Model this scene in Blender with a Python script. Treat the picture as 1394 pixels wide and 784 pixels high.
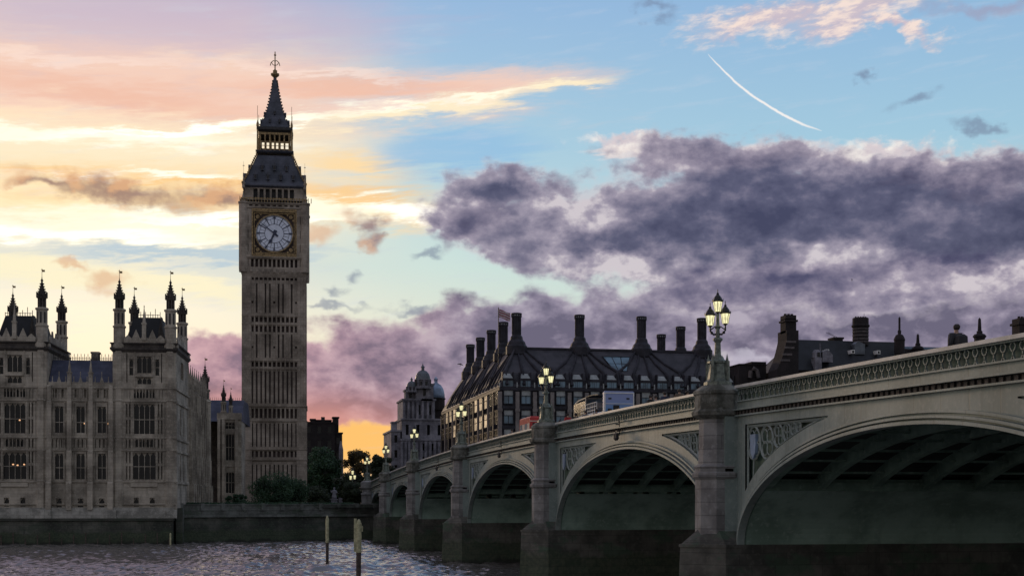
import bpy, math, random
import numpy as np
from mathutils import Vector, Matrix

random.seed(7)
scene = bpy.context.scene
for o in list(bpy.data.objects):
    bpy.data.objects.remove(o)
C = scene.collection
R = math.radians
PI = math.pi

# ---------------------------------------------------------------- camera
TH = math.atan(377 / 1900)          # the bridge runs along +Y; the camera looks a little to its right
CAMZ = 6.1
FPX = 1900.0
cam_d = bpy.data.cameras.new('camera')
cam_d.sensor_width = 36
cam_d.lens = 36 * FPX / 1394
cam_d.shift_y = 294 / 1394
cam_d.clip_start = 0.5
cam_d.clip_end = 20000
cam = bpy.data.objects.new('camera', cam_d)
C.objects.link(cam)
cam.location = (0, 0, CAMZ)
cam.rotation_euler = (R(90), 0, -TH)
scene.camera = cam
try:
    scene.cycles.max_bounces = 5
    scene.cycles.diffuse_bounces = 3
    scene.cycles.glossy_bounces = 3
except Exception:
    pass

# real-world positions worked out from bearings
def Xat(px, Y):
    k = (px - 320) / (FPX * (1 + math.tan(TH) ** 2))
    return k * Y / (1 - k * math.tan(TH))
def depth(X, Y):
    return X * math.sin(TH) + Y * math.cos(TH)
def Zat(py, X, Y):
    return CAMZ + (686 - py) * depth(X, Y) / FPX

# ---------------------------------------------------------------- exposure
scene.view_settings.view_transform = 'Standard'
scene.view_settings.look = 'None'
scene.view_settings.gamma = 1
scene.view_settings.exposure = 0.0

# ---------------------------------------------------------------- sun (low behind thin cloud, beyond the palace)
SUN_AZ, SUN_EL = -7.0, 7.0
sd = bpy.data.lights.new('sun', 'SUN')
sd.energy = 0.55
sd.angle = R(6)
sd.color = (1.0, 0.72, 0.45)
sun = bpy.data.objects.new('sun', sd)
C.objects.link(sun)
_d = Vector((math.sin(R(SUN_AZ)) * math.cos(R(SUN_EL)), math.cos(R(SUN_AZ)) * math.cos(R(SUN_EL)), math.sin(R(SUN_EL))))
sun.rotation_euler = _d.to_track_quat('Z', 'Y').to_euler()

# ---------------------------------------------------------------- world
world = bpy.data.worlds.new('World')
scene.world = world
world.use_nodes = True
WT = world.node_tree
WT.nodes.clear()

class S:
    """tiny expression helper round a float socket"""
    tree = WT
    def __init__(self, s): self.s = s
    @staticmethod
    def _in(node, i, v):
        if isinstance(v, S): node.tree_link(v, i) if False else S.tree.links.new(v.s, node.inputs[i])
        else: node.inputs[i].default_value = v
    @staticmethod
    def op(name, *a, clamp=False):
        n = S.tree.nodes.new('ShaderNodeMath'); n.operation = name; n.use_clamp = clamp
        for i, v in enumerate(a): S._in(n, i, v)
        return S(n.outputs[0])
    def __add__(s, o): return S.op('ADD', s, o)
    __radd__ = __add__
    def __sub__(s, o): return S.op('SUBTRACT', s, o)
    def __rsub__(s, o): return S.op('SUBTRACT', o, s)
    def __mul__(s, o): return S.op('MULTIPLY', s, o)
    __rmul__ = __mul__
    def __truediv__(s, o): return S.op('DIVIDE', s, o)

def smooth(x, a, b):
    n = S.tree.nodes.new('ShaderNodeMapRange'); n.interpolation_type = 'SMOOTHSTEP'
    inv = a > b
    lo, hi = (b, a) if inv else (a, b)
    S._in(n, 0, x); n.inputs[1].default_value = lo; n.inputs[2].default_value = hi
    n.inputs[3].default_value = 1.0 if inv else 0.0
    n.inputs[4].default_value = 0.0 if inv else 1.0
    return S(n.outputs[0])
def vec(x, y, z=0.0):
    n = S.tree.nodes.new('ShaderNodeCombineXYZ')
    for i, v in enumerate((x, y, z)): S._in(n, i, v)
    return n.outputs[0]
def noise(v, scale, detail=5, rough=0.55, dist=0.0):
    n = S.tree.nodes.new('ShaderNodeTexNoise')
    n.inputs['Scale'].default_value = scale; n.inputs['Detail'].default_value = detail
    n.inputs['Roughness'].default_value = rough; n.inputs['Distortion'].default_value = dist
    S.tree.links.new(v, n.inputs['Vector'])
    return S(n.outputs['Fac'])
def _col(node, sock, v):
    if isinstance(v, (tuple, list)): node.inputs[sock].default_value = (*v[:3], 1)
    else: S.tree.links.new(v, node.inputs[sock])
def cmix(f, a, b, mode='MIX'):
    n = S.tree.nodes.new('ShaderNodeMix'); n.data_type = 'RGBA'; n.blend_type = mode
    S._in(n, 0, f); _col(n, 6, a); _col(n, 7, b)
    return n.outputs[2]
def ramp(f, stops):
    n = S.tree.nodes.new('ShaderNodeValToRGB')
    cr = n.color_ramp
    while len(cr.elements) > 1: cr.elements.remove(cr.elements[-1])
    cr.elements[0].position = stops[0][0]; cr.elements[0].color = (*stops[0][1], 1)
    for p, c in stops[1:]:
        e = cr.elements.new(p); e.color = (*c, 1)
    S.tree.links.new(f.s, n.inputs[0])
    return n.outputs[0]
def lin(r, g, b):
    f = lambda v: (v / 255 / 12.92) if v / 255 <= .04045 else ((v / 255 + .055) / 1.055) ** 2.4
    return (f(r), f(g), f(b))
# The sky is described by compass bearing and elevation (degrees), so it is the same from anywhere.
tc = WT.nodes.new('ShaderNodeTexCoord')
sx = WT.nodes.new('ShaderNodeSeparateXYZ')
WT.links.new(tc.outputs['Generated'], sx.inputs[0])
dx, dy, dz = S(sx.outputs[0]), S(sx.outputs[1]), S(sx.outputs[2])
AZ = S.op('ARCTAN2', dx, dy) * (180 / PI)
EL = S.op('ARCSINE', dz) * (180 / PI)
def ae(px, py):
    a = TH + math.atan((px - 697) / FPX)
    e = math.atan((686 - py) / FPX * math.cos(a - TH))
    return math.degrees(a), math.degrees(e)
DEG = 33.2
V0 = vec(AZ, EL * 1.35)
w1 = noise(V0, 0.32, 3) - 0.5
w2 = noise(vec(AZ + 31.0, EL * 1.35), 0.32, 3) - 0.5
w3 = noise(vec(AZ + 77.0, EL * 1.4 + 5.0), 1.3, 3) - 0.5
AW = AZ + w1 * 3.0 + w3 * 1.2
EW = EL + w2 * 1.9 + w3 * 0.9
# every layer's field is chained lightly to the layer before it, so the node stack stays small
VSET = {'w': vec(AW, EW), 'plain': vec(AZ, EL)}
def layer(base, m, col):
    for k in VSET:
        n = WT.nodes.new('ShaderNodeVectorMath'); n.operation = 'MULTIPLY_ADD'
        WT.links.new(m.s, n.inputs[0]); n.inputs[1].default_value = (1e-6,) * 3
        WT.links.new(VSET[k], n.inputs[2]); VSET[k] = n.outputs[0]
    return cmix(m, base, col)
def ell(px, py, rx, ry, rot=0.0, V=None):
    """soft ellipse field: 1 in the middle, 0 at the rim, negative outside"""
    a, e = ae(px, py)
    n = WT.nodes.new('ShaderNodeMapping'); n.vector_type = 'TEXTURE'
    n.inputs['Location'].default_value = (a, e, 0)
    n.inputs['Rotation'].default_value = (0, 0, R(rot))
    n.inputs['Scale'].default_value = (rx / DEG, ry / DEG, 1)
    WT.links.new(VSET[V or 'w'], n.inputs['Vector'])
    l = WT.nodes.new('ShaderNodeVectorMath'); l.operation = 'LENGTH'
    WT.links.new(n.outputs[0], l.inputs[0])
    return 1.0 - S(l.outputs['Value'])
def union(*fs):
    r = fs[0]
    for f in fs[1:]:
        n = S.tree.nodes.new('ShaderNodeMath'); n.operation = 'SMOOTH_MAX'
        S._in(n, 0, r); S._in(n, 1, f); n.inputs[2].default_value = 0.35
        r = S(n.outputs[0])
    return r

# physical sky underneath
sky = WT.nodes.new('ShaderNodeTexSky')
sky.sky_type = 'NISHITA'
sky.sun_disc = False
sky.sun_elevation = R(SUN_EL)
sky.sun_rotation = R(SUN_AZ)
sky.air_density = 1.3; sky.dust_density = 2.0
nish = cmix(1.0, sky.outputs[0], (0.06, 0.06, 0.06), 'MULTIPLY')

e01 = EL * (1 / 40.0)
cool = ramp(e01, [(0.0, lin(235, 205, 170)), (0.12, lin(226, 226, 208)), (0.24, lin(196, 226, 226)), (0.36, lin(165, 208, 232)),
                  (0.5, lin(146, 188, 230)), (0.75, lin(105, 145, 200)), (1.0, lin(70, 100, 165))])
warm = ramp(e01, [(0.0, lin(255, 190, 110)), (0.1, lin(228, 226, 205)), (0.19, lin(226, 232, 222)), (0.24, lin(190, 212, 218)), (0.29, lin(255, 241, 208)),
                  (0.36, lin(250, 222, 196)), (0.43, lin(246, 218, 200)), (0.5, lin(178, 178, 214)), (0.62, lin(186, 172, 200)), (0.8, lin(200, 168, 178)), (1.0, lin(160, 145, 180))])
cw = smooth(AZ + w1 * 4.0, 9.0, -1.0)
base = cmix(cw, cool, warm)
base = cmix(0.12, base, nish)
# sunset glow low on the horizon under the clouds
g = smooth(ell(495, 600, 260, 58, 0, 'plain'), 0.0, 0.7)
base = layer(base, 1.0 * (g), lin(255, 196, 112))

# ---- high thin cloud: long brushed bands
VB = vec(AZ * 0.22 + EL * 0.05, EL * 1.5 - AZ * 0.10)
cir = noise(VB, 1.1, 6, 0.6, 0.3)
cir2 = noise(vec(AZ * 0.35, EL * 2.2 - AZ * 0.22, 4.0), 1.0, 5, 0.6)
AB = AZ + w1 * 1.2
cir3 = noise(vec(AZ * 0.55, EL * 3.4 - AZ * 0.30, 7.0), 1.5, 5, 0.65)
EB = EL + (cir - 0.5) * 1.5 + (cir3 - 0.5) * 0.9 + w3 * 0.10
VSET['b'] = vec(AB, EB)
def bell(*a): return ell(*a, V='b')
# lavender veil on top, peach bands, cream bands below
m = smooth(bell(180, 40, 520, 60, 3) + (cir - 0.5) * 1.2, 0.0, 0.8) * 0.55
base = layer(base, 1.0 * (m), lin(196, 180, 205))
m = smooth(union(bell(200, 118, 560, 58, 0), bell(640, 118, 210, 26, 5)) + (cir - 0.5) * 1.4, -0.15, 0.85) * 0.95
base = layer(base, 1.0 * (m), lin(246, 208, 190))
m = smooth(union(bell(150, 128, 330, 26, -4), bell(470, 118, 260, 20, 2)) + (cir2 - 0.5) * 1.3, -0.05, 0.95) * 0.75
base = layer(base, 1.0 * (m), lin(242, 190, 166))
m = smooth(union(bell(130, 205, 480, 52, 2), bell(560, 150, 280, 17, 9), bell(760, 115, 80, 9, 6)) + (cir - 0.5) * 1.0, -0.12, 0.8)
base = layer(base, 1.0 * (m), lin(255, 238, 204))
m = 1.15 * smooth(union(bell(100, 185, 330, 14, 1), bell(330, 172, 250, 12, 9), bell(600, 138, 170, 6, 8)) + (cir2 - 0.5) * 0.9, -0.15, 0.85) * 0.95
base = layer(base, 1.0 * (m), (1.12, 1.05, .84))
m = smooth(union(bell(250, 262, 360, 44, 0), bell(500, 285, 170, 30, -3), bell(480, 225, 110, 20, -2)) + (cir - 0.5) * 1.2, -0.15, 0.85) * 0.95
base = layer(base, 1.0 * (m), lin(255, 222, 170))
m = smooth(union(bell(120, 313, 330, 26, 1), bell(470, 285, 150, 20, 0), bell(250, 300, 150, 15, 0)) + (cir2 - 0.5) * 0.9, -0.1, 0.75)
base = layer(base, 1.0 * (m), (1.1, 1.03, .80))
m = smooth(union(bell(60, 318, 260, 12, 1), bell(330, 300, 200, 9, 2), bell(560, 285, 90, 16, -8), bell(150, 236, 200, 8, 3), bell(260, 176, 220, 7, 6)) + (cir3 - 0.5) * 1.1, -0.05, 0.8)
base = layer(base, m, (1.25, 1.2, 1.05))
m = smooth(union(bell(230, 243, 260, 9, -2), bell(480, 262, 120, 12, 4), bell(60, 232, 130, 10, 4)) + (cir3 - 0.5) * 1.2, -0.05, 0.8) * 0.75
base = layer(base, m, lin(255, 206, 138))
m = smooth(union(bell(90, 78, 240, 10, 2), bell(420, 96, 200, 8, -2), bell(560, 140, 140, 6, 4)) + (cir3 - 0.5) * 1.3, -0.1, 0.9) * 0.6
base = layer(base, m, lin(255, 228, 214))
# clear slot, then another cream shelf
m = smooth(bell(270, 345, 250, 13, 2) + (cir2 - 0.5) * 0.4, -0.1, 0.7) * 0.9
base = layer(base, 1.0 * (m), lin(186, 205, 216))
m = smooth(union(bell(90, 372, 240, 26, -4), bell(250, 385, 120, 20, -8)) + (cir2 - 0.5) * 0.8, -0.12, 0.65)
base = layer(base, 1.0 * (m), lin(255, 244, 208))
# bits of blue right of the tower
m = smooth(union(bell(620, 205, 150, 40, 4)) + (cir - 0.5) * 0.8, 0.0, 0.6) * 0.8
base = layer(base, 1.0 * (m), lin(148, 192, 226))
m = smooth(bell(870, 208, 110, 14, -4) + (cir2 - 0.5) * 1.2, 0.1, 0.7) * 0.8
base = layer(base, 1.0 * (m), lin(240, 228, 224))
m = smooth(bell(1270, 240, 130, 22, -6) + (cir2 - 0.5) * 1.2, 0.1, 0.7) * 0.8
base = layer(base, 1.0 * (m), lin(238, 222, 216))
# broad faint veil over the blue part
m = smooth(cir2, 0.5, 0.75) * 0.22
base = layer(base, 1.0 * (m), lin(205, 212, 226))
# pink-white cloud, top right
n1 = noise(vec(AZ * .8, EL * 2.4 - AZ * .3, 2.0), 1.3, 6, 0.62, 0.2)
f = union(ell(1060, 22, 130, 22, 8), ell(1170, 14, 130, 24, 10), ell(1220, 38, 80, 12, -14))
m = smooth(f + (n1 - 0.5) * 1.5, -0.25, 0.75) * 0.9
base = layer(base, 1.0 * (m), cmix(smooth(n1, 0.4, 0.62), lin(206, 190, 200), lin(252, 228, 214)))

# sunlit fringe behind the top of the dark cloud
f = union(ell(1010, 212, 150, 24, 4), ell(1210, 212, 170, 20, -6), ell(1345, 250, 80, 30), ell(860, 202, 90, 13, -3), ell(640, 300, 70, 26))
n4 = noise(vec(AZ, EL * 1.6, 12.0), 1.2, 5, 0.6, 0.2)
m = smooth(f + (n4 - 0.5) * 1.3, -0.1, 0.7) * 0.9
base = layer(base, m, cmix(smooth(n4, 0.4, 0.62), lin(222, 206, 208), lin(250, 240, 232)))

# ---- heaped dark cloud
n2 = noise(vec(AZ, EL * 1.5, 9.0), 0.75, 7, 0.52, 0.15)
n3 = noise(vec(AZ * 0.8, EL * 1.7, 17.0), 0.30, 3, 0.5, 0.2)
def dens(field, a3=1.1, a2=0.9): return field + (n3 - 0.5) * a3 + (n2 - 0.5) * a2
def cloud(field, amp, lo, hi): return smooth(dens(field, amp * .5, amp), lo, hi)
# lower bank, purple to pink
low = union(ell(760, 455, 330, 52, 4), ell(1230, 430, 420, 75), ell(560, 500, 190, 52, 6), ell(350, 492, 150, 34),
            ell(900, 520, 500, 40), ell(470, 548, 190, 30, 0), ell(300, 525, 110, 26), ell(1250, 495, 260, 40))
D = dens(low, 0.9, 1.0) + 0.10
m = smooth(D, -0.12, 0.34)
n6 = noise(vec(AZ, EL * 1.6, 33.0), 2.0, 4, 0.6)
thick = 0.05 + (n6 - 0.5) * 0.4 + D * 0.5 + (n2 - 0.5) * 1.3 + (n3 - 0.5) * 0.8
pink = ramp(thick, [(0.0, lin(205, 164, 172)), (0.3, lin(176, 138, 152)), (0.62, lin(132, 108, 128))])
grey = ramp(thick, [(0.0, lin(176, 166, 182)), (0.28, lin(140, 130, 152)), (0.6, lin(100, 93, 118))])
lc = cmix(smooth(AZ + w1 * 4.0, 0.0, 12.0), pink, grey)
lowg = smooth(EL, 5.3, 2.9) * smooth(AZ, 10.0, 3.0)
lc = cmix(lowg * 0.8, lc, lin(226, 150, 132))
base = layer(base, m * 0.96, lc)
# pale breaks in the bank
m = smooth(union(ell(1045, 488, 90, 14), ell(1240, 410, 60, 22), ell(690, 500, 70, 14)) + (n2 - 0.5) * 1.6, 0.1, 0.8) * 0.6
base = layer(base, 1.0 * (m), lin(206, 200, 214))
# main dark mass
big = union(ell(1030, 300, 330, 62, -3), ell(1330, 318, 260, 66), ell(800, 318, 170, 50, -6), ell(1000, 218, 150, 34),
            ell(1240, 250, 190, 38), ell(668, 262, 78, 36, 14), ell(640, 300, 56, 22), ell(735, 330, 90, 34), ell(1010, 350, 260, 40), ell(1150, 388, 300, 34))
D = dens(big, 0.9, 1.0) + 0.16
m = smooth(D, -0.12, 0.36)
core = union(ell(1130, 292, 260, 46), ell(1340, 300, 170, 56), ell(930, 320, 130, 26), ell(1010, 250, 110, 20), ell(674, 272, 50, 24))
lite = union(ell(1085, 352, 120, 24), ell(860, 355, 120, 22), ell(1290, 378, 130, 18), ell(790, 292, 60, 22))
n5 = noise(vec(AZ, EL * 1.5, 21.0), 2.4, 4, 0.6)
thick = 0.06 + (n5 - 0.5) * 0.38 + D * 0.45 + (n2 - 0.5) * 0.78 + (n3 - 0.5) * 0.5 + smooth(core, -0.4, 0.6) * 0.36 - smooth(lite, -0.4, 0.6) * 0.26
bc = ramp(thick, [(0.0, lin(208, 199, 205)), (0.18, lin(160, 151, 168)), (0.42, lin(124, 118, 140)), (0.68, lin(88, 87, 114)), (1.0, lin(62, 62, 92))])
base = layer(base, m * 0.97, bc)
# small ragged scraps against the light
scr = union(ell(160, 262, 135, 19, -4), ell(300, 262, 70, 15), ell(60, 250, 55, 10, 10))
m = cloud(scr, 1.5, -0.25, 0.75)
base = layer(base, 1.0 * (m * 0.85), cmix(smooth(n2, 0.42, 0.58), lin(150, 118, 112), lin(214, 162, 124)))
scr = union(ell(497, 300, 38, 17), ell(512, 322, 20, 16))
m = cloud(scr, 1.4, -0.2, 0.75)
base = layer(base, 1.0 * (m * 0.85), cmix(smooth(n2, 0.42, 0.58), lin(146, 120, 124), lin(206, 164, 138)))
scr = union(ell(150, 378, 42, 15), ell(425, 318, 34, 16), ell(100, 360, 30, 7))
m = cloud(scr, 1.4, -0.15, 0.9)
base = layer(base, 1.0 * (m * 0.6), lin(222, 168, 128))
scr = union(ell(1235, 140, 42, 9, 10), ell(1325, 174, 42, 11, -12), ell(1172, 106, 16, 9), ell(890, 12, 42, 14, -20),
            ell(485, 370, 18, 12), ell(585, 352, 26, 8), ell(460, 392, 24, 10), ell(455, 412, 60, 7), ell(548, 418, 36, 8))
m = cloud(scr, 1.5, -0.1, 0.95)
base = layer(base, 1.0 * (m * 0.6), lin(112, 122, 150))
scr = ell(1345, 6, 110, 12)
m = cloud(scr, 1.5, -0.1, 0.95)
base = layer(base, 1.0 * (m * 0.6), lin(160, 155, 180))

# a vapour trail, high and still in the sun
a0_, e0_ = ae(1041, 126.5); ang_ = math.degrees(math.atan2(ae(1117, 178)[1] - ae(965, 75)[1], ae(1117, 178)[0] - ae(965, 75)[0]))
n = WT.nodes.new('ShaderNodeMapping'); n.vector_type = 'TEXTURE'
n.inputs['Location'].default_value = (a0_, e0_, 0); n.inputs['Rotation'].default_value = (0, 0, R(ang_)); n.inputs['Scale'].default_value = (92 / DEG, 1 / DEG, 1)
WT.links.new(VSET['plain'], n.inputs['Vector'])
sx2 = WT.nodes.new('ShaderNodeSeparateXYZ'); WT.links.new(n.outputs[0], sx2.inputs[0])
tu, tv = S(sx2.outputs[0]), S(sx2.outputs[1])
sagc = (1.0 - tu * tu) * -11.5 + (noise(VSET['plain'], 1.2, 2) - 0.5) * 3.0
wd_ = (1.0 - S.op('POWER', S.op('ABSOLUTE', tu), 6.0)) * (1.35 + tu * 0.35) * (0.55 + noise(VSET['plain'], 9.0, 4) * 0.9)
m = smooth(wd_ - S.op('ABSOLUTE', tv - sagc), -0.9, 1.0) * smooth(S.op('ABSOLUTE', tu), 1.0, 0.97)
base = layer(base, m * (0.92 - smooth(tu, 0.5, 1.0) * 0.3), lin(250, 244, 240))

# the eastern half of the sky, behind the viewer, is already dim at sunset
behind = smooth(S.op('ABSOLUTE', AZ + 25.0), 50.0, 125.0)
dusk = ramp(e01, [(0.0, (0.31, 0.295, 0.295)), (0.4, (0.32, 0.32, 0.345)), (1.0, (0.33, 0.355, 0.43))])
base = cmix(behind * 0.97, base, dusk)
zen = smooth(EL, 26.0, 60.0)
base = cmix(zen * 0.85, base, (0.27, 0.31, 0.40))
bg = WT.nodes.new('ShaderNodeBackground')
WT.links.new(base, bg.inputs[0])
bg.inputs[1].default_value = 1.0
wo = WT.nodes.new('ShaderNodeOutputWorld')
WT.links.new(bg.outputs[0], wo.inputs[0])

world.cycles.sampling_method = 'MANUAL'
world.cycles.sample_map_resolution = 512
# ================================================================ materials
def new_mat(name):
    m = bpy.data.materials.new(name); m.use_nodes = True
    S.tree = m.node_tree
    m.node_tree.nodes.clear()
    out = m.node_tree.nodes.new('ShaderNodeOutputMaterial')
    b = m.node_tree.nodes.new('ShaderNodeBsdfPrincipled')
    m.node_tree.links.new(b.outputs[0], out.inputs[0])
    return m, b, out
def pos_vec(sx_=1.0, sy_=1.0, sz_=1.0, kind='pos'):
    n = S.tree.nodes.new('ShaderNodeNewGeometry') if kind == 'pos' else S.tree.nodes.new('ShaderNodeTexCoord')
    o = n.outputs['Position'] if kind == 'pos' else n.outputs['Object']
    mp = S.tree.nodes.new('ShaderNodeMapping'); mp.inputs['Scale'].default_value = (sx_, sy_, sz_)
    S.tree.links.new(o, mp.inputs[0])
    return mp.outputs[0]
def bump(b, h, strength=0.4, dist=0.05):
    n = S.tree.nodes.new('ShaderNodeBump'); n.inputs['Strength'].default_value = strength
    n.inputs['Distance'].default_value = dist
    S.tree.links.new(h.s, n.inputs['Height']); S.tree.links.new(n.outputs[0], b.inputs['Normal'])
def masonry(name, base, dark, light, course=0.0, rough=0.9, blotch=0.25, streak=1.0, bstr=0.4, wear=None, tide=None):
    """weathered stone: blotches, rain streaks (a stain of its own), faint courses"""
    m, b, out = new_mat(name)
    n_a = noise(pos_vec(blotch, blotch, blotch), 1.0, 6, 0.6)
    n_b = noise(pos_vec(1.3, 1.3, 0.16), 1.0, 5, 0.6)
    n_c = noise(pos_vec(4, 4, 4), 1.0, 4, 0.6)
    c = cmix(smooth(n_a, 0.36, 0.64), dark, base)
    c = cmix(smooth(n_b, 0.52, 0.72) * (0.6 * streak), c, dark)
    c = cmix(smooth(n_c, 0.52, 0.72) * 0.5, c, light)
    if wear: c = cmix(smooth(noise(pos_vec(.5, .5, .9), 1.0, 5, .65), 0.5, 0.62) * 0.7, c, wear)
    if tide:                                              # tide line: weed and slime up to the high water mark
        g2 = S.tree.nodes.new('ShaderNodeNewGeometry'); s2 = S.tree.nodes.new('ShaderNodeSeparateXYZ'); S.tree.links.new(g2.outputs['Position'], s2.inputs[0])
        zz = S(s2.outputs[2]) + (n_a - 0.5) * 1.6 + (n_b - 0.5) * 1.2
        c = cmix(smooth(zz, tide + .25, tide - .25) * 0.8, c, cmix(smooth(n_c, .4, .6), (.035, .055, .030), (.065, .080, .045)))
        c = cmix(smooth(zz, .7, .3) * 0.8, c, (.018, .019, .015))
    h = n_c + n_a * 0.5
    if course:
        geo = S.tree.nodes.new('ShaderNodeNewGeometry')
        sp = S.tree.nodes.new('ShaderNodeSeparateXYZ'); S.tree.links.new(geo.outputs['Position'], sp.inputs[0])
        v = vec(S(sp.outputs[0]) + S(sp.outputs[1]), S(sp.outputs[2]), 0.0)
        br = S.tree.nodes.new('ShaderNodeTexBrick')
        br.inputs['Color1'].default_value = (1, 1, 1, 1); br.inputs['Color2'].default_value = (.72, .72, .72, 1)
        br.inputs['Mortar'].default_value = (.45, .45, .45, 1)
        br.inputs['Scale'].default_value = 1.0; br.inputs['Brick Width'].default_value = course * 2.1
        br.inputs['Row Height'].default_value = course; br.inputs['Mortar Size'].default_value = course * 0.035
        S.tree.links.new(v, br.inputs['Vector'])
        c = cmix(0.7, c, br.outputs['Color'], 'MULTIPLY')
        h = h - S(br.outputs['Fac']) * 0.8
    S.tree.links.new(c, b.inputs['Base Color'])
    b.inputs['Roughness'].default_value = rough
    bump(b, h, bstr, 0.04)
    return m
def plain(name, col, rough=0.6, metal=0.0, vary=0.25, scale=2.0, spec=0.5):
    m, b, out = new_mat(name)
    n_a = noise(pos_vec(scale, scale, scale), 1.0, 5, 0.6)
    lo = tuple(v * (1 - vary) for v in col); hi = tuple(min(1, v * (1 + vary)) for v in col)
    S.tree.links.new(cmix(smooth(n_a, 0.35, 0.65), lo, hi), b.inputs['Base Color'])
    b.inputs['Roughness'].default_value = rough; b.inputs['Metallic'].default_value = metal
    b.inputs['Specular IOR Level'].default_value = spec
    bump(b, n_a, 0.15, 0.01)
    return m
def glass(name, col, rough=0.12, spec=0.8):
    m, b, out = new_mat(name)
    n_a = noise(pos_vec(.25, .25, .35), 1.0, 2)
    S.tree.links.new(cmix(smooth(n_a, 0.4, 0.6), tuple(v * .5 for v in col), col), b.inputs['Base Color'])
    b.inputs['Roughness'].default_value = rough; b.inputs['Specular IOR Level'].default_value = spec
    bump(b, noise(pos_vec(.6, .6, .6), 1.0, 2), 0.12, 0.05)
    return m
def glow(name, col, strength, vary=0.5, scale=3.0):
    m, b, out = new_mat(name)
    b.inputs['Base Color'].default_value = (*[c * .5 for c in col], 1)
    b.inputs['Emission Color'].default_value = (*col, 1)
    n_a = noise(pos_vec(scale, scale, scale * .6), 1.0, 3)
    S.tree.links.new((smooth(n_a, 0.35, 0.65) * vary + (1 - vary * .5)).__mul__(strength).s, b.inputs['Emission Strength'])
    return m
def roofmat(name, base, light, pitch=0.5):
    m, b, out = new_mat(name)
    n_a = noise(pos_vec(.5, .5, .5), 1.0, 5, 0.6)
    geo = S.tree.nodes.new('ShaderNodeNewGeometry')
    sp = S.tree.nodes.new('ShaderNodeSeparateXYZ'); S.tree.links.new(geo.outputs['Position'], sp.inputs[0])
    row = S.op('FRACT', S(sp.outputs[2]) * (1 / pitch))
    c = cmix(smooth(n_a, 0.35, 0.65), base, light)
    c = cmix(smooth(row, 0.8, 1.0) * 0.45, c, tuple(v * .4 for v in base))
    S.tree.links.new(c, b.inputs['Base Color'])
    b.inputs['Roughness'].default_value = 0.6
    bump(b, row + n_a, 0.4, 0.04)
    return m

M = {}
M['palace'] = masonry('palace_stone', (.50, .445, .365), (.24, .21, .17), (.62, .56, .465), 0.45, blotch=.3)
M['palace_dark'] = masonry('palace_dark_stone', (.085, .072, .062), (.035, .030, .028), (.14, .12, .10), 0, blotch=.5)  # darker copy of the palace stone: cornices, spirelets, set-back wall
M['tower'] = masonry('tower_stone', (.46, .395, .33), (.22, .185, .15), (.58, .505, .425), 0.5, blotch=.22)
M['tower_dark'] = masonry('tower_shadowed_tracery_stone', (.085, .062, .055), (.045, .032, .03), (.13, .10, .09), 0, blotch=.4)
M['slate'] = roofmat('palace_roof_iron', (.035, .040, .075), (.075, .082, .135), .6)
M['tower_roof'] = roofmat('tower_roof_iron', (.040, .045, .062), (.085, .09, .12), .55)
M['gilt'] = plain('gilded_iron', (.30, .21, .10), .55, .3, .45, 3)
M['iron_dark'] = plain('dark_iron', (.03, .028, .028), .55, .2)
M['granite'] = masonry('pier_granite', (.29, .285, .275), (.16, .155, .15), (.37, .37, .37), 0.62, blotch=.7, streak=.9)
M['granite_wet'] = masonry('tidal_granite', (.135, .13, .11), (.05, .05, .042), (.15, .15, .125), 0.55, blotch=.5, wear=(.05, .10, .06), rough=.8, tide=2.5)
def bridge_paint():
    m, b, out = new_mat('bridge_pale_green_paint')
    n_a = noise(pos_vec(.35, .35, .35), 1.0, 6, 0.6); n_b = noise(pos_vec(2.2, 2.2, 0.12), 1.0, 4, 0.6); n_c = noise(pos_vec(1.1, 1.1, .10), 1.0, 5, 0.65); n_d = noise(pos_vec(6, 6, 6), 1.0, 3)
    c = cmix(smooth(n_a, .35, .65), (.172, .215, .197), (.25, .30, .278))
    c = cmix(smooth(n_b, .5, .72) * .55, c, (.13, .155, .14))
    c = cmix(smooth(n_c, .60, .72) * .45, c, (.17, .15, .11))
    c = cmix(smooth(n_d, .5, .7) * .25, c, (.42, .44, .40))
    geo = S.tree.nodes.new('ShaderNodeNewGeometry'); sp = S.tree.nodes.new('ShaderNodeSeparateXYZ'); S.tree.links.new(geo.outputs['Position'], sp.inputs[0])
    j = S.op('ABSOLUTE', S.op('FRACT', S(sp.outputs[1]) * (1 / 1.85)) - 0.5)
    jl = smooth(j, 0.488, 0.499)
    c = cmix(jl * .75, c, (.07, .075, .06))
    S.tree.links.new(c, b.inputs['Base Color']); b.inputs['Roughness'].default_value = .55
    bump(b, n_d * .3 + n_a * .5 - jl * .6, .25, .03)
    return m
M['bridge'] = bridge_paint()
M['bridge_dark'] = masonry('shade_toned_deck_underside', (.035, .045, .038), (.015, .02, .016), (.06, .075, .06), 0, blotch=.5)  # darkness behind the arch ribs put into the plate colour
M['bridge_green'] = plain('bridge_deep_green_paint', (.05, .09, .065), .5, 0, .35, 1.2)
M['bridge_under'] = masonry('bridge_soffit_paint', (.19, .29, .225), (.10, .16, .125), (.25, .34, .28), 0, rough=.7, blotch=.5, bstr=.15)
M['bridge_cornice'] = masonry('bridge_dark_cornice', (.055, .045, .04), (.02, .018, .016), (.12, .10, .09), 0, rough=.8, blotch=1.5)  # dark brown tone for the cornice bed and its blocks
M['rail_top'] = masonry('bridge_rail_paint', (.58, .58, .56), (.42, .42, .40), (.68, .68, .66), 0, rough=.5, blotch=.8, bstr=.1)
M['glass_dark'] = glass('dark_window_glass', (.006, .007, .009), .2, .35)
M['glass_blue'] = glass('office_window_glass', (.15, .25, .33), .22, .6)
M['blind'] = plain('office_window_blind', (.34, .36, .36), .6, 0, .15, .8)
M['bronze'] = plain('dark_bronze', (.032, .031, .040), .65, .0, .35, .6, .25)
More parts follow.
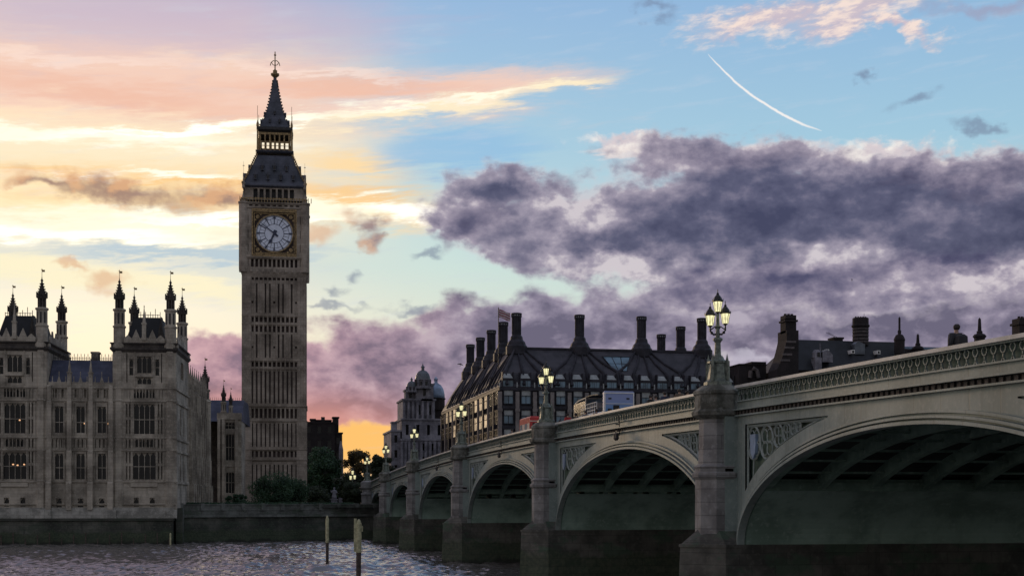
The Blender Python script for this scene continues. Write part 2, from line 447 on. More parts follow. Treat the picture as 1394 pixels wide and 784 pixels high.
M['bronze_roof'] = roofmat('bronze_roof', (.028, .026, .034), (.055, .050, .062), .9)
M['office_stone'] = masonry('office_sandstone', (.26, .23, .22), (.17, .15, .145), (.32, .29, .27), 0, blotch=.6)
M['pale_stone'] = masonry('portland_stone', (.30, .29, .33), (.14, .135, .16), (.42, .41, .45), .6, blotch=.35)
M['lead_blue'] = plain('blue_lead_dome', (.24, .32, .45), .5, .1, .3, .5)
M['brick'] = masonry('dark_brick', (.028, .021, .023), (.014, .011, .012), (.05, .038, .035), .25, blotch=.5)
M['brick_band'] = masonry('stone_band', (.14, .12, .12), (.08, .07, .07), (.2, .17, .16), 0, blotch=1)
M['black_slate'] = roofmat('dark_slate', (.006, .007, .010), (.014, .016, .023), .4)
M['black_stone'] = masonry('embankment_stone', (.075, .075, .062), (.034, .034, .028), (.12, .12, .10), .6, blotch=.3, wear=(.038, .056, .036))
M['weed'] = masonry('weedy_tidal_wall', (.115, .115, .095), (.028, .032, .025), (.16, .155, .125), .6, blotch=.16, wear=(.045, .062, .042), tide=2.0)
M['wall_grey'] = masonry('embankment_grey_stone', (.19, .20, .185), (.09, .095, .085), (.26, .27, .25), .5, blotch=.4, wear=(.08, .11, .075))
M['plinth_stone'] = masonry('terrace_pale_stone', (.50, .48, .43), (.22, .215, .19), (.6, .58, .52), .5, blotch=.35)
M['haunch'] = masonry('haunch_pale_green_paint', (.30, .42, .35), (.16, .24, .19), (.38, .48, .42), 0, rough=.7, blotch=.4, bstr=.1)
M['asphalt'] = plain('asphalt', (.05, .05, .052), .85, 0, .2, 3)
M['paving'] = plain('paving', (.22, .21, .2), .8, 0, .2, 2)
M['white_paint'] = plain('white_paint', (.75, .75, .72), .5, 0, .08)
M['lamp_iron'] = plain('lamp_green_iron', (.13, .15, .125), .5, .2, .4, 6)
M['lamp_black'] = plain('lamp_black_iron', (.022, .022, .02), .45, .3, .3, 6)
M['lamp_glass'] = glow('lit_lamp_glass', (1.0, .93, .52), .95, .5, 9)
M['wood'] = plain('weathered_timber', (.075, .055, .045), .85, 0, .4, 4)
M['yellow'] = plain('faded_yellow_paint', (.42, .40, .24), .7, 0, .3, 3)
M['warm_win'] = glow('lit_office_window', (1.0, .74, .46), .85, 1.0, .8)
M['warm_room'] = glow('lamp_in_room', (1.0, .55, .28), 1.0, .3, 1)

# ================================================================ mesh helper
class MB:
    def __init__(s, T=None):
        s.v = []; s.f = []; s.T = T if T is not None else Matrix.Identity(4)
    def add(s, vs, fs):
        o = len(s.v)
        for p in vs: s.v.append(tuple(s.T @ Vector(p)))
        for f in fs: s.f.append(tuple(i + o for i in f))
        return s
    def box(s, x0, x1, y0, y1, z0, z1):
        return s.add([(x0, y0, z0), (x1, y0, z0), (x1, y1, z0), (x0, y1, z0), (x0, y0, z1), (x1, y0, z1), (x1, y1, z1), (x0, y1, z1)],
                     [(0, 3, 2, 1), (4, 5, 6, 7), (0, 1, 5, 4), (1, 2, 6, 5), (2, 3, 7, 6), (3, 0, 4, 7)])
    def loft(s, rings, cap=True):
        """rings: lists of points, equal length"""
        n = len(rings[0]); vs = [p for r in rings for p in r]; fs = []
        for k in range(len(rings) - 1):
            for i in range(n):
                j = (i + 1) % n
                fs.append((k * n + i, k * n + j, (k + 1) * n + j, (k + 1) * n + i))
        if cap:
            fs.append(tuple(range(n - 1, -1, -1))); fs.append(tuple((len(rings) - 1) * n + i for i in range(n)))
        return s.add(vs, fs)
    def rects(s, L):
        """L: (x0,x1,y0,y1,z) stacked"""
        return s.loft([[(a, c, z), (b, c, z), (b, d, z), (a, d, z)] for a, b, c, d, z in L])
    def lathe(s, cx, cy, prof, n=8, rot=None, sx=1, sy=1):
        rot = PI / n if rot is None else rot
        return s.loft([[(cx + max(r, .001) * sx * math.cos(rot + 2 * PI * i / n), cy + max(r, .001) * sy * math.sin(rot + 2 * PI * i / n), z) for i in range(n)] for r, z in prof])
    def prism(s, poly, z0, z1):
        return s.loft([[(x, y, z0) for x, y in poly], [(x, y, z1) for x, y in poly]])
    def tube(s, pts, r, n=6):
        pts = [Vector(p) for p in pts]; rings = []
        rr = r if isinstance(r, (list, tuple)) else [r] * len(pts)
        for i, p in enumerate(pts):
            d = (pts[min(i + 1, len(pts) - 1)] - pts[max(i - 1, 0)]).normalized()
            a = Vector((0, 0, 1)) if abs(d.z) < .9 else Vector((1, 0, 0))
            u = d.cross(a).normalized(); w = d.cross(u)
            rings.append([tuple(p + (u * math.cos(2 * PI * k / n) + w * math.sin(2 * PI * k / n)) * rr[i]) for k in range(n)])
        return s.loft(rings)
    def quad(s, *p): return s.add(p, [tuple(range(len(p)))])
    def sphere(s, c, r, n=10, sz=1.0):
        prof = [(r * math.sin(PI * k / n), c[2] - r * sz * math.cos(PI * k / n)) for k in range(n + 1)]
        return s.lathe(c[0], c[1], prof, n * 2 if n < 8 else 14)
    def wall(s, u0, u1, z0, z1, holes, dep, fn, back=None):
        """front sheet with reveals round rectangular holes; fn(u, z, d) -> point (d = how far in)"""
        us = sorted({round(v, 4) for v in [u0, u1] + [h[0] for h in holes] + [h[1] for h in holes] if u0 <= v <= u1})
        zs = sorted({round(v, 4) for v in [z0, z1] + [h[2] for h in holes] + [h[3] for h in holes] if z0 <= v <= z1})
        def inh(u, z): return any(h[0] < u < h[1] and h[2] < z < h[3] for h in holes)
        for i in range(len(us) - 1):
            for j in range(len(zs) - 1):
                a, b, c, d = us[i], us[i + 1], zs[j], zs[j + 1]
                if not inh((a + b) / 2, (c + d) / 2):
                    s.quad(fn(a, c, 0), fn(b, c, 0), fn(b, d, 0), fn(a, d, 0))
        for a, b, c, d in [h[:4] for h in holes]:
            s.quad(fn(a, c, 0), fn(a, c, dep), fn(a, d, dep), fn(a, d, 0))
            s.quad(fn(b, c, dep), fn(b, c, 0), fn(b, d, 0), fn(b, d, dep))
            s.quad(fn(a, c, 0), fn(b, c, 0), fn(b, c, dep), fn(a, c, dep))
            s.quad(fn(a, d, dep), fn(b, d, dep), fn(b, d, 0), fn(a, d, 0))
            if back is not None:
                back.quad(fn(a, c, dep), fn(b, c, dep), fn(b, d, dep), fn(a, d, dep))
        return s
    def build(s, name, mat, parent=None, smooth_=False, loc=None):
        me = bpy.data.meshes.new(name)
        me.from_pydata(s.v, [], s.f); me.validate(); me.update()
        me.materials.append(M[mat] if isinstance(mat, str) else mat)
        if smooth_:
            me.polygons.foreach_set('use_smooth', [True] * len(me.polygons))
        o = bpy.data.objects.new(name, me); C.objects.link(o)
        if parent is not None: o.parent = parent
        if loc is not None: o.location = loc
        return o

def fix_normals(o):
    import bmesh
    bm = bmesh.new(); bm.from_mesh(o.data); bmesh.ops.recalc_face_normals(bm, faces=bm.faces); bm.to_mesh(o.data); bm.free()
def tag(o, label=None, cat=None, group=None, kind=None):
    if label: o['label'] = label
    if cat: o['category'] = cat
    if group: o['group'] = group
    if kind: o['kind'] = kind
    return o
def thing(name, label, cat, loc=(0, 0, 0), rotz=0.0, group=None):
    o = bpy.data.objects.new(name, None); C.objects.link(o)
    o.location = loc; o.rotation_euler = (0, 0, rotz); o.empty_display_size = 0.5
    return tag(o, label, cat, group)
def dup(o, loc=None, rotz=None, label=None, parent=None):
    c = o.copy(); C.objects.link(c)
    if parent is not None: c.parent = parent
    for ch in list(o.children): dup(ch, parent=c)
    if loc is not None: c.location = loc
    if rotz is not None: c.rotation_euler = (0, 0, rotz)
    if label: c['label'] = label
    return c
def place(src, loc, parent=None, rotz=None, sc=None):
    """a further copy of a part, children too"""
    c = dup(src, loc, rotz, parent=parent if parent is not None else src.parent)
    if sc is not None: c.scale = sc
    return c
# ================================================================ river and land
def river():
    rng = np.random.default_rng(3)
    xs = np.concatenate([np.array([-1500, -600, -300, -160, -100, -75]), np.arange(-60, 36, 0.2), np.array([45, 60, 90, 150, 300, 700, 1500])])
    ys = np.concatenate([np.array([-300, -80, 0, 40, 70, 88]), np.arange(98, 236, 0.19), np.array([240, 300])])
    X, Y = np.meshgrid(xs, ys)
    Z = np.zeros_like(X)
    for k in range(64):
        lam = 0.6 * (11 ** (rng.random() ** 1.6))
        ang = rng.normal(1.2, 0.75)
        amp = 0.0115 * lam ** 0.78
        kx, ky = math.cos(ang) * 2 * PI / lam, math.sin(ang) * 2 * PI / lam
        ph = rng.random() * 6.28
        s = np.sin(X * kx + Y * ky + ph)
        Z += amp * (s + 0.35 * s * s)
    # cat's paws: rougher and smoother patches
    P = 0.62 + 0.5 * np.sin(X * .06 + 1 + np.sin(Y * .05)) * np.sin(Y * .11 + X * .03)
    core = (X > -58) & (X < 34) & (Y > 99) & (Y < 235)
    Z = Z * (0.55 + 0.45 * P) * core * 0.85
    n, m = X.shape
    me = bpy.data.meshes.new('river')
    me.vertices.add(n * m)
    me.vertices.foreach_set('co', np.stack([X, Y, Z], -1).ravel())
    idx = np.arange(n * m).reshape(n, m)
    q = np.stack([idx[:-1, :-1], idx[:-1, 1:], idx[1:, 1:], idx[1:, :-1]], -1).reshape(-1, 4)
    me.loops.add(q.size); me.loops.foreach_set('vertex_index', q.ravel())
    me.polygons.add(len(q)); me.polygons.foreach_set('loop_start', np.arange(0, q.size, 4))
    me.polygons.foreach_set('use_smooth', np.ones(len(q), dtype=bool))
    me.update()
    m_, b, out = new_mat('river_water')
    b.inputs['Base Color'].default_value = (.125, .112, .105, 1)
    b.inputs['Roughness'].default_value = 0.09
    b.inputs['IOR'].default_value = 2.2
    bump(b, noise(pos_vec(1.3, 1.9, 1), 1.5, 4, .6), 0.5, 0.09)
    me.materials.append(m_)
    o = bpy.data.objects.new('river', me); C.objects.link(o)
    tag(o, 'choppy dark river with pink and orange sky reflections', kind='structure')
river()
# far bank ground, one sheet out to the horizon
g = MB()
g.add([(-3000, 216, 5.6), (-9.5, 215.5, 5.6), (-7, 222, 5.6), (22, 230, 5.6), (49, 240, 5.6), (140, 240, 5.6), (3000, 240, 5.6), (3500, 9000, 5.6), (-3500, 9000, 5.6)],
      [tuple(range(9))])
o = g.build('ground', plain('far_bank_ground', (.05, .052, .04), .95, 0, .3, .4)); tag(o, 'ground of the far bank', kind='structure')
# riverbed so nothing shows below
o = MB().quad((-3000, -400, -4), (3000, -400, -4), (3000, 300, -4), (-3000, 300, -4)).build('riverbed', 'weed'); tag(o, 'muddy riverbed', kind='structure')

# river wall under the palace
t = thing('river_wall', 'dark weedy stone river wall under the palace terrace', 'river wall', (-9.0, 211.2, 0))
t.rotation_euler = (0, 0, R(-4.5))
w = MB(); w.rects([(-60, 0, -.6, 6, -3), (-60, 0, 0, 6, 3.7)]); w.build('wall', 'weed', t)
w = MB(); w.box(-60, .15, -.25, 6, 3.703, 4.05); w.build('coping', 'black_stone', t)
w = MB(); w.box(-60, .1, .15, 2.2, 4.053, 5.62)
for x in (-9.6, -.9, -18.9, -27.5): w.box(x, x + 1.5, -.1, .3, 4.053, 5.3)
w.build('terrace_plinth', 'plinth_stone', t)
w = MB()
for i in range(36):
    x = -60 + i * 1.7; w.box(x, x + .14, -.75, -.55, -2, 1.6 + .5 * math.sin(i * 2.1))
w.build('fender_timber', 'wood', t)
# embankment wall between palace and bridge
t = thing('embankment_wall', 'low dark embankment wall between the palace and the bridge', 'river wall', (0, 0, 0))
a0, a1 = Vector((-8.2, 217.5, 0)), Vector((24, 232.5, 0))
dv = (a1 - a0); L = dv.length
t.location = a0; t.rotation_euler = (0, 0, math.atan2(dv.y, dv.x))
w = MB(); w.rects([(0, L, -1.2, 2.5, -3), (0, L, 0, 2.5, 4.1)]); w.build('wall', 'weed', t)
w = MB(); w.box(0, L, -.3, 2.5, 4.103, 4.5); w.box(0, L, .3, 2.5, 4.5, 5.15); w.build('string_course', 'wall_grey', t)
w = MB(); w.box(0, L, .25, .75, 5.153, 5.95); w.box(-.0, L, .1, .9, 5.95, 6.12)
for i in range(11): w.box(i * 3.4, i * 3.4 + .6, .05, .95, 5.153, 6.25)
w.build('parapet', 'wall_grey', t)
w = MB().box(-8.6, -7.6, 212.3, 218.3, -3, 5.55); o = w.build('return_wall', 'weed'); tag(o, 'short dark return of the river wall at the palace corner', 'river wall')
# ================================================================ the clock tower
TXc, TYf = Xat(375, 295), 295.0
def zt(py): return CAMZ + (686 - py) * 0.1532
def zr(py): return CAMZ + (686 - py) * 0.1550
def zs(py): return CAMZ + (686 - py) * 0.1566
TW = thing('clock_tower', 'tall gothic stone clock tower with pale dial and dark pointed iron spire', 'clock tower', (TXc + .1, TYf + 6.65, 0), R(-3.0))
m1 = .1532
HW = 6.42
def rot4(k): return Matrix.Rotation(k * PI / 2, 4, 'Z')
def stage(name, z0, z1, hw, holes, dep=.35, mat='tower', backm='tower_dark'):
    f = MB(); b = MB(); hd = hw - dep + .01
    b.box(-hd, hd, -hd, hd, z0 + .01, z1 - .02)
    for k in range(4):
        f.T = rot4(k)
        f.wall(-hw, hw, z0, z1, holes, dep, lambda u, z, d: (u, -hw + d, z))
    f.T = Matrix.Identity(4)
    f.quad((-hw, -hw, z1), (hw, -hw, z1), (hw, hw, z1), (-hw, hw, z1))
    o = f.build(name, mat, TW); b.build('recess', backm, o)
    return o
cols = [(-4.5 + i * 0.9) for i in range(11)]
def slots(z0, z1, w=.5, skip=()):
    return [(c - w / 2, c + w / 2, z0, z1) for i, c in enumerate(cols) if i not in skip]
# string courses and stages, bottom to top
S_BASE, S_1, S_2, S_3, S_4 = zt(611), zt(572), zt(552), zt(501), zt(490)
def bandline(py, hw, h=.45, out=.28):
    z = zt(py)
    m = MB(); e = hw + out
    m.rects([(-hw, hw, -hw, hw, z - h), (-e, e, -e, e, z - h * .35), (-e, e, -e, e, z)])
    return m.build('string_course', 'tower', TW)
hb = HW + .15
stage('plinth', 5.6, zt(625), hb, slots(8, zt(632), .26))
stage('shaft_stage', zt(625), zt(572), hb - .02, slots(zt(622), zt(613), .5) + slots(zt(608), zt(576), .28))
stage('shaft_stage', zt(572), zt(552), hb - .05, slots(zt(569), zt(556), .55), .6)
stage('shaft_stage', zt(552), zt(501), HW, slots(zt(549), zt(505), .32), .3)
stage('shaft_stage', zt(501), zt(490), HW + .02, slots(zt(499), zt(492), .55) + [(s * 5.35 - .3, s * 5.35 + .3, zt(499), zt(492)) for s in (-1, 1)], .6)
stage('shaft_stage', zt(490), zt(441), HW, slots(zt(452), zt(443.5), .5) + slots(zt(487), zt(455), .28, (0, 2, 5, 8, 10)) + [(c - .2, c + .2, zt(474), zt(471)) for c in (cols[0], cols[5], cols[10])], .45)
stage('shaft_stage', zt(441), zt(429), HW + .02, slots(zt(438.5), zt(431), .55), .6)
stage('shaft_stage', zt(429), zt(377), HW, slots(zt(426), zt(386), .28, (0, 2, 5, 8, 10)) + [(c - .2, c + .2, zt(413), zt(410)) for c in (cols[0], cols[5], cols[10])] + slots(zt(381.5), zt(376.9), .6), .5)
for py, hw in ((625, hb), (611, hb), (572, hb), (552, hb), (501, HW), (490, HW), (441, HW), (429, HW)):
    bandline(py, hw)
# corner buttresses
for sx_ in (-1, 1):
    for sy_ in (-1, 1):
        m = MB()
        cx, cy = sx_ * (HW - .75), sy_ * (HW - .75)
        z0, zA, zB = 5.6, zt(572), zt(377)
        m.box(cx - 1.08, cx + 1.08, cy - 1.08, cy + 1.08, z0, zA)
        m.box(cx - .93, cx + .93, cy - .93, cy + .93, zA, zB)
        for px_ in (-.5, .5):
            m.box(cx + px_ - .14, cx + px_ + .14, cy - 1.02, cy + 1.02, zA, zB)
            m.box(cx - 1.02, cx + 1.02, cy + px_ - .14, cy + px_ + .14, zA, zB)
        m.build('corner_buttress', 'tower', TW)
# vertical ribs on the shaft panels
m = MB()
for k in range(4):
    m.T = rot4(k)
    for i in range(12):
        u = -4.95 + i * 0.9
        m.box(u - .09, u + .09, -HW - .22, -HW + .1, zt(624), zt(378))
m.build('panel_rib', 'tower', TW)
# corbelled clock stage
CH = 6.78
m = MB(); m.rects([(-HW, HW, -HW, HW, zt(378)), (-HW - .25, HW + .25, -HW - .25, HW + .25, zt(372)), (-CH + .1, CH - .1, -CH + .1, CH - .1, zt(367.5)), (-CH + .1, CH - .1, -CH + .1, CH - .1, zt(366))])
m.build('corbel_course', 'tower', TW)
m = MB()
for k in range(4):
    m.T = rot4(k)
    for i in range(11): m.box(-6.2 + i * 1.2, -5.65 + i * 1.2, -CH - .12, -CH + .3, zt(371), zt(366))
m.build('corbel', 'tower', TW)
stage('arcade_stage', zt(366), zt(350), CH - .1, slots(zt(364), zt(353), .55) + [(s * 5.7 - .4, s * 5.7 + .4, zt(363), zt(354)) for s in (-1, 1)], .7)
dz = zt(318)
stage('clock_stage', zt(350), zt(283), CH, [(-4.35, 4.35, dz - 4.35, dz + 4.35)] + [(s * 5.65 - .35, s * 5.65 + .35, a, a + 1.7) for s in (-1, 1) for a in (dz - 3.9, dz - 1, dz + 1.9)], .5)
stage('clock_cornice', zt(283), zt(277), CH + .12, [(c - .35, c + .35, zt(281.8), zt(278.6)) for c in [(-6 + i * 1.2) for i in range(11)]], .3, 'tower')
bandline(350, CH, .5, .3); bandline(283, CH, .4, .25)
o = bandline(276.5, CH + .1, .5, .3)
# gilded open cresting
m = MB()
for k in range(4):
    m.T = rot4(k)
    m.box(-CH, CH, -CH - .3, -CH - .2, zt(272), zt(271)); 
    for i in range(25):
        u = -CH + i * .6
        m.box(u - .07, u + .07, -CH - .29, -CH - .21, zt(276.5), zt(270))
m.build('cresting', 'gilt', TW)
# corner piers of the clock stage with pinnacles
pin = MB(); pin.lathe(0, 0, [(.62, 0), (.62, 1.0), (.75, 1.05), (.75, 1.25), (.45, 1.3), (.12, 3.2), (.2, 3.3), (.2, 3.5), (.05, 3.6), (.04, 6.2), (.0, 6.4)], 8)
pin.box(-.35, .35, -.04, .04, 5.2, 5.35); pin.box(-.04, .04, -.35, .35, 5.2, 5.35)
for sx_ in (-1, 1):
    for sy_ in (-1, 1):
        m = MB(); c = (sx_ * (CH - .45), sy_ * (CH - .45))
        m.lathe(c[0], c[1], [(.95, zt(371)), (1.0, zt(366)), (1.0, zt(279)), (1.15, zt(278)), (1.15, zt(276))], 8)
        m.build('corner_pier', 'tower', TW)
first = pin.build('pinnacle', 'tower', TW); first.location = (-(CH - .45), -(CH - .45), zt(276)); first.scale = (.8, .8, .62)
for c in ((1, -1), (1, 1), (-1, 1)): place(first, (c[0] * (CH - .45), c[1] * (CH - .45), zt(276)))
# dial, one per side
for k in range(4):
    e = MB(); e.T = Matrix.Identity(4)
    cf = MB()
    ang = k * PI / 2
    rad = 3.78; y0 = -CH + .30
    seg = 64
    cf.add([(0, y0, dz)] + [(rad * math.cos(2 * PI * i / seg), y0, dz + rad * math.sin(2 * PI * i / seg)) for i in range(seg)],
           [(0, i + 1, (i + 1) % seg + 1) for i in range(seg)])
    face = cf.build('clock_face', M.get('dial') or plain('dial_opal_glass', (.72, .78, .92), .35, 0, .08, 1.5), TW)
    M['dial'] = face.data.materials[0]
    face.rotation_euler = (0, 0, ang)
    def ringm(r0, r1, y, h=.05):
        a = MB()
        for i in range(seg):
            t0, t1 = 2 * PI * i / seg, 2 * PI * (i + 1) / seg
            P = lambda r, t, yy: (r * math.cos(t), yy, dz + r * math.sin(t))
            a.quad(P(r0, t0, y - h), P(r1, t0, y - h), P(r1, t1, y - h), P(r0, t1, y - h))
            a.quad(P(r1, t0, y - h), P(r1, t0, y), P(r1, t1, y), P(r1, t1, y - h))
            a.quad(P(r0, t0, y - h), P(r0, t1, y - h), P(r0, t1, y), P(r0, t0, y))
        return a
    ringm(3.74, 3.98, y0, .25).build('dial_rim', 'gilt', face)
    a = ringm(1.92, 2.0, y0, .04)
    b_ = ringm(3.0, 3.06, y0, .04); a.v += []; off = len(a.v); a.v += b_.v; a.f += [tuple(i + off for i in f) for f in b_.f]
    b_ = ringm(3.55, 3.62, y0, .04); off = len(a.v); a.v += b_.v; a.f += [tuple(i + off for i in f) for f in b_.f]
    for h in range(12):
        t = h * PI / 6
        for dt, r0, r1, w in ((0, 2.0, 3.7, .085),):
            s_, c_ = math.sin(t), math.cos(t)
            q = [(r0, -w), (r1, -w), (r1, w), (r0, w)]
            a.quad(*[(r * s_ + ww * c_, y0 - .045, dz + r * c_ - ww * s_) for r, ww in q])
        # short half bars between the numerals
        for t2 in (t + PI / 12,):
            s_, c_ = math.sin(t2), math.cos(t2)
            a.quad(*[(r * s_ + ww * c_, y0 - .042, dz + r * c_ - ww * s_) for r, ww in ((2.0, -.03), (3.05, -.03), (3.05, .03), (2.0, .03))])
    a.build('dial_tracery', M.get('dialblue') or plain('dark_blue_iron', (.030, .040, .085), .5), face)
    M['dialblue'] = a and bpy.data.materials['dark_blue_iron']
    # numerals
    for h, txt in enumerate(['XII', 'I', 'II', 'III', 'IV', 'V', 'VI', 'VII', 'VIII', 'IX', 'X', 'XI']):
        if k == 0:
            cu = bpy.data.curves.new('numeral', 'FONT'); cu.body = txt; cu.size = .62; cu.align_x = 'CENTER'; cu.align_y = 'CENTER'; cu.extrude = .01; cu.offset = .012
            tmp = bpy.data.objects.new('tmp_text', cu); C.objects.link(tmp)
            dg = bpy.context.evaluated_depsgraph_get()
            me = bpy.data.meshes.new_from_object(tmp.evaluated_get(dg)); me.materials.clear(); me.materials.append(M['dialblue'])
            M['num%d' % h] = me
            bpy.data.objects.remove(tmp)
        nm = bpy.data.objects.new('numeral', M['num%d' % h]); C.objects.link(nm); nm.parent = face
        t = h * PI / 6
        nm.location = (3.3 * math.sin(t), y0 - .07, dz + 3.3 * math.cos(t))
        nm.rotation_euler = (R(90), t, 0)
    # hands: about ten to seven
    def hand(angdeg, L, w, tail, nm_, y):
        t = R(angdeg); s_, c_ = math.sin(t), math.cos(t)
        a = MB()
        P = lambda r, ww, yy: (r * s_ + ww * c_, yy, dz + r * c_ - ww * s_)
        outl = [(-tail, -w * 1.5), (-tail * .5, -w * 1.9), (0, -w * 1.0), (L * .62, -w * .8), (L * .72, -w * 1.9 if nm_ == 'hour_hand' else -w * .7), (L, -.02), (L, .02),
                (L * .72, w * 1.9 if nm_ == 'hour_hand' else w * .7), (L * .62, w * .8), (0, w), (-tail * .5, w * 1.9), (-tail, w * 1.5)]
        a.loft([[P(r, ww, y - .06) for r, ww in outl], [P(r, ww, y) for r, ww in outl]])
        return a.build(nm_, M['dialblue'], face)
    hand(205, 2.35, .20, .75, 'hour_hand', y0 - .12); hand(308, 3.62, .115, .95, 'minute_hand', y0 - .2)
    # square frame and corner spandrels
    a = MB()
    for (p, q) in ((4.35, 4.62), (4.02, 4.2)):
        yy = -CH - (.16 if p > 4.2 else -.14)
        a.box(-q, q, yy, yy + .2, dz + p, dz + q); a.box(-q, q, yy, yy + .2, dz - q, dz - p)
        a.box(-q, -p, yy, yy + .2, dz - p, dz + p); a.box(p, q, yy, yy + .2, dz - p, dz + p)
    for sx_ in (-1, 1):
        for sz_ in (-1, 1):
            for rr, ox in ((.42, 3.42), (.2, 2.75)):
                cx, cz = sx_ * ox, sz_ * (3.42 if ox > 3 else 3.85)
                a.add([(cx + rr * math.cos(j * PI / 4), y0 - .12, cz + dz + rr * math.sin(j * PI / 4)) for j in range(8)], [tuple(range(8))])
                if ox < 3:
                    a.add([(sx_ * 3.85 + rr * math.cos(j * PI / 4), y0 - .12, sz_ * 2.75 + dz + rr * math.sin(j * PI / 4)) for j in range(8)], [tuple(range(8))])
    a.build('dial_frame', 'gilt', face)
    a = MB(); a.box(-4.6, 4.6, -CH - .22, -CH - .02, dz - 5.15, dz - 4.68); a.box(-4.6, 4.6, -CH - .22, -CH - .02, dz + 4.68, dz + 5.0)
    a.build('dial_sill', 'gilt', face)
# belfry
BH = 6.05
zb0, zb1 = zr(277), zr(259)
m = MB(); m.box(-BH + .9, BH - .9, -BH + .9, BH - .9, zb0, zb1); m.build('belfry_core', 'iron_dark', TW)
stage('belfry', zb0, zb1, BH, [(-4.3 + i * 1.25 , -4.3 + i * 1.25 + .85, zr(276), zr(262)) for i in range(7)], .85, 'tower', 'iron_dark')
m = MB(); m.rects([(-BH, BH, -BH, BH, zr(260.5)), (-BH - .55, BH + .55, -BH - .55, BH + .55, zr(258.5)), (-BH - .55, BH + .55, -BH - .55, BH + .55, zr(257))]); m.build('eaves', 'tower_roof', TW)
for sx_ in (-1, 1):
    for sy_ in (-1, 1):
        place(first, (sx_ * (BH + .25), sy_ * (BH + .25), zr(262)), sc=(.55, .55, .88))
# lower roof (concave)
prof = [(6.5, 257), (5.6, 246), (4.75, 232), (4.0, 219), (3.55, 213)]
m = MB(); m.loft([[(-h, -h, zr(p)), (h, -h, zr(p)), (h, h, zr(p)), (-h, h, zr(p))] for h, p in prof]); m.build('lower_roof', 'tower_roof', TW)
m = MB()
for k in range(4):
    m.T = rot4(k)
    for i in range(15):
        f_ = i / 14; py = 256 - f_ * 42
        hh = np.interp(py, [213, 219, 232, 246, 257], [3.55, 4.0, 4.75, 5.6, 6.5])
        m.box(hh - .05, hh + .3, -hh - .3, -hh + .05, zr(py), zr(py) + .4)
m.build('roof_crocket', 'gilt', TW)
dm = MB(); dm.box(-.3, .3, -.5, .5, 0, 1.0); dm.add([(-.42, -.55, 1.0), (.42, -.55, 1.0), (0, -.55, 1.75), (-.42, .6, 1.0), (.42, .6, 1.0), (0, .6, 1.75)], [(0, 1, 2), (3, 5, 4), (0, 2, 5, 3), (1, 4, 5, 2), (0, 3, 4, 1)])
d0 = None
for k in range(4):
    for py, hh, us in ((250, 6.0, (-3.9, -1.3, 1.3, 3.9)), (236, 4.95, (-2.5, 0, 2.5))):
        for u in us:
            p = rot4(k) @ Vector((u, -hh - .0, zr(py)))
            if d0 is None: d0 = dm.build('roof_dormer', 'tower_roof', TW); d0.location = p; MB().box(-.2, .2, -.52, -.503, .15, .9).build('louvre', 'iron_dark', d0)
            else: place(d0, p, rotz=k * PI / 2)
# lantern (open arcade)
LH = 3.25
m = MB(); m.rects([(-3.7, 3.7, -3.7, 3.7, zs(214)), (-3.95, 3.95, -3.95, 3.95, zs(212.5)), (-3.95, 3.95, -3.95, 3.95, zs(211.2))]); m.build('lantern_floor', 'tower_roof', TW)
m = MB()
for k in range(4):
    m.T = rot4(k)
    for i in range(7):
        u = -3.0 + i * 1.0
        m.box(u - .14, u + .14, -LH, -LH + .3, zs(211.2), zs(185))
    m.box(-LH, LH, -LH - .05, -LH + .2, zs(200), zs(198)); m.box(-LH, LH, -LH - .02, -LH + .3, zs(189), zs(184))
    m.box(-LH - .3, LH + .3, -LH - .45, -LH - .35, zs(205), zs(204.3))
for x in (-.9, 0, .9):
    m.T = Matrix.Identity(4); m.box(x - .2, x + .2, -.9, .9, zs(211), zs(185))
m.build('lantern_arcade', 'gilt', TW)
m = MB(); m.rects([(-3.3, 3.3, -3.3, 3.3, zs(186)), (-3.75, 3.75, -3.75, 3.75, zs(183)), (-3.75, 3.75, -3.75, 3.75, zs(180)), (-3.1, 3.1, -3.1, 3.1, zs(178))]); m.build('lantern_eaves', 'iron_dark', TW)
prof = [(3.15, 179), (2.5, 170), (1.95, 160), (1.4, 146), (.95, 132), (.62, 122), (.42, 113), (.3, 106)]
m = MB(); m.loft([[(-h, -h, zs(p)), (h, -h, zs(p)), (h, h, zs(p)), (-h, h, zs(p))] for h, p in prof]); m.build('spire', 'tower_roof', TW)
m = MB()
for k in range(4):
    m.T = rot4(k)
    for i in range(16):
        py = 177 - i * 4.3; hh = np.interp(py, [106, 113, 122, 132, 146, 160, 170, 179], [.3, .42, .62, .95, 1.4, 1.95, 2.5, 3.15])
        m.box(hh - .05, hh + .2, -hh - .2, -hh + .05, zs(py), zs(py) + .28)
m.build('spire_crocket', 'iron_dark', TW)
for k in range(4):
    for py, hh, us in ((172, 2.75, (-1.0, 1.0)), (160, 2.05, (0,))):
        for u in us: place(d0, rot4(k) @ Vector((u, -hh, zs(py))), rotz=k * PI / 2, sc=(.6, .6, .6))
for sx_ in (-1, 1):
    for sy_ in (-1, 1):
        mm = MB(); mm.lathe(sx_ * 3.55, sy_ * 3.55, [(.22, zs(213)), (.16, zs(180)), (.28, zs(179)), (.28, zs(176)), (.05, zs(170)), (.05, zs(152)), (0, zs(151))], 6); mm.build('pinnacle', 'gilt', TW)
m = MB(); m.lathe(0, 0, [(.3, zs(106.5)), (.95, zs(103)), (.95, zs(101)), (.45, zs(100)), (.5, zs(97)), (.14, zs(95)), (.12, zs(72)), (0, zs(70))], 8)
m.lathe(0, 0, [(.05, zs(77)), (.3, zs(75.5)), (.05, zs(74))], 8)
fin = m.build('finial', 'gilt', TW)
m = MB()
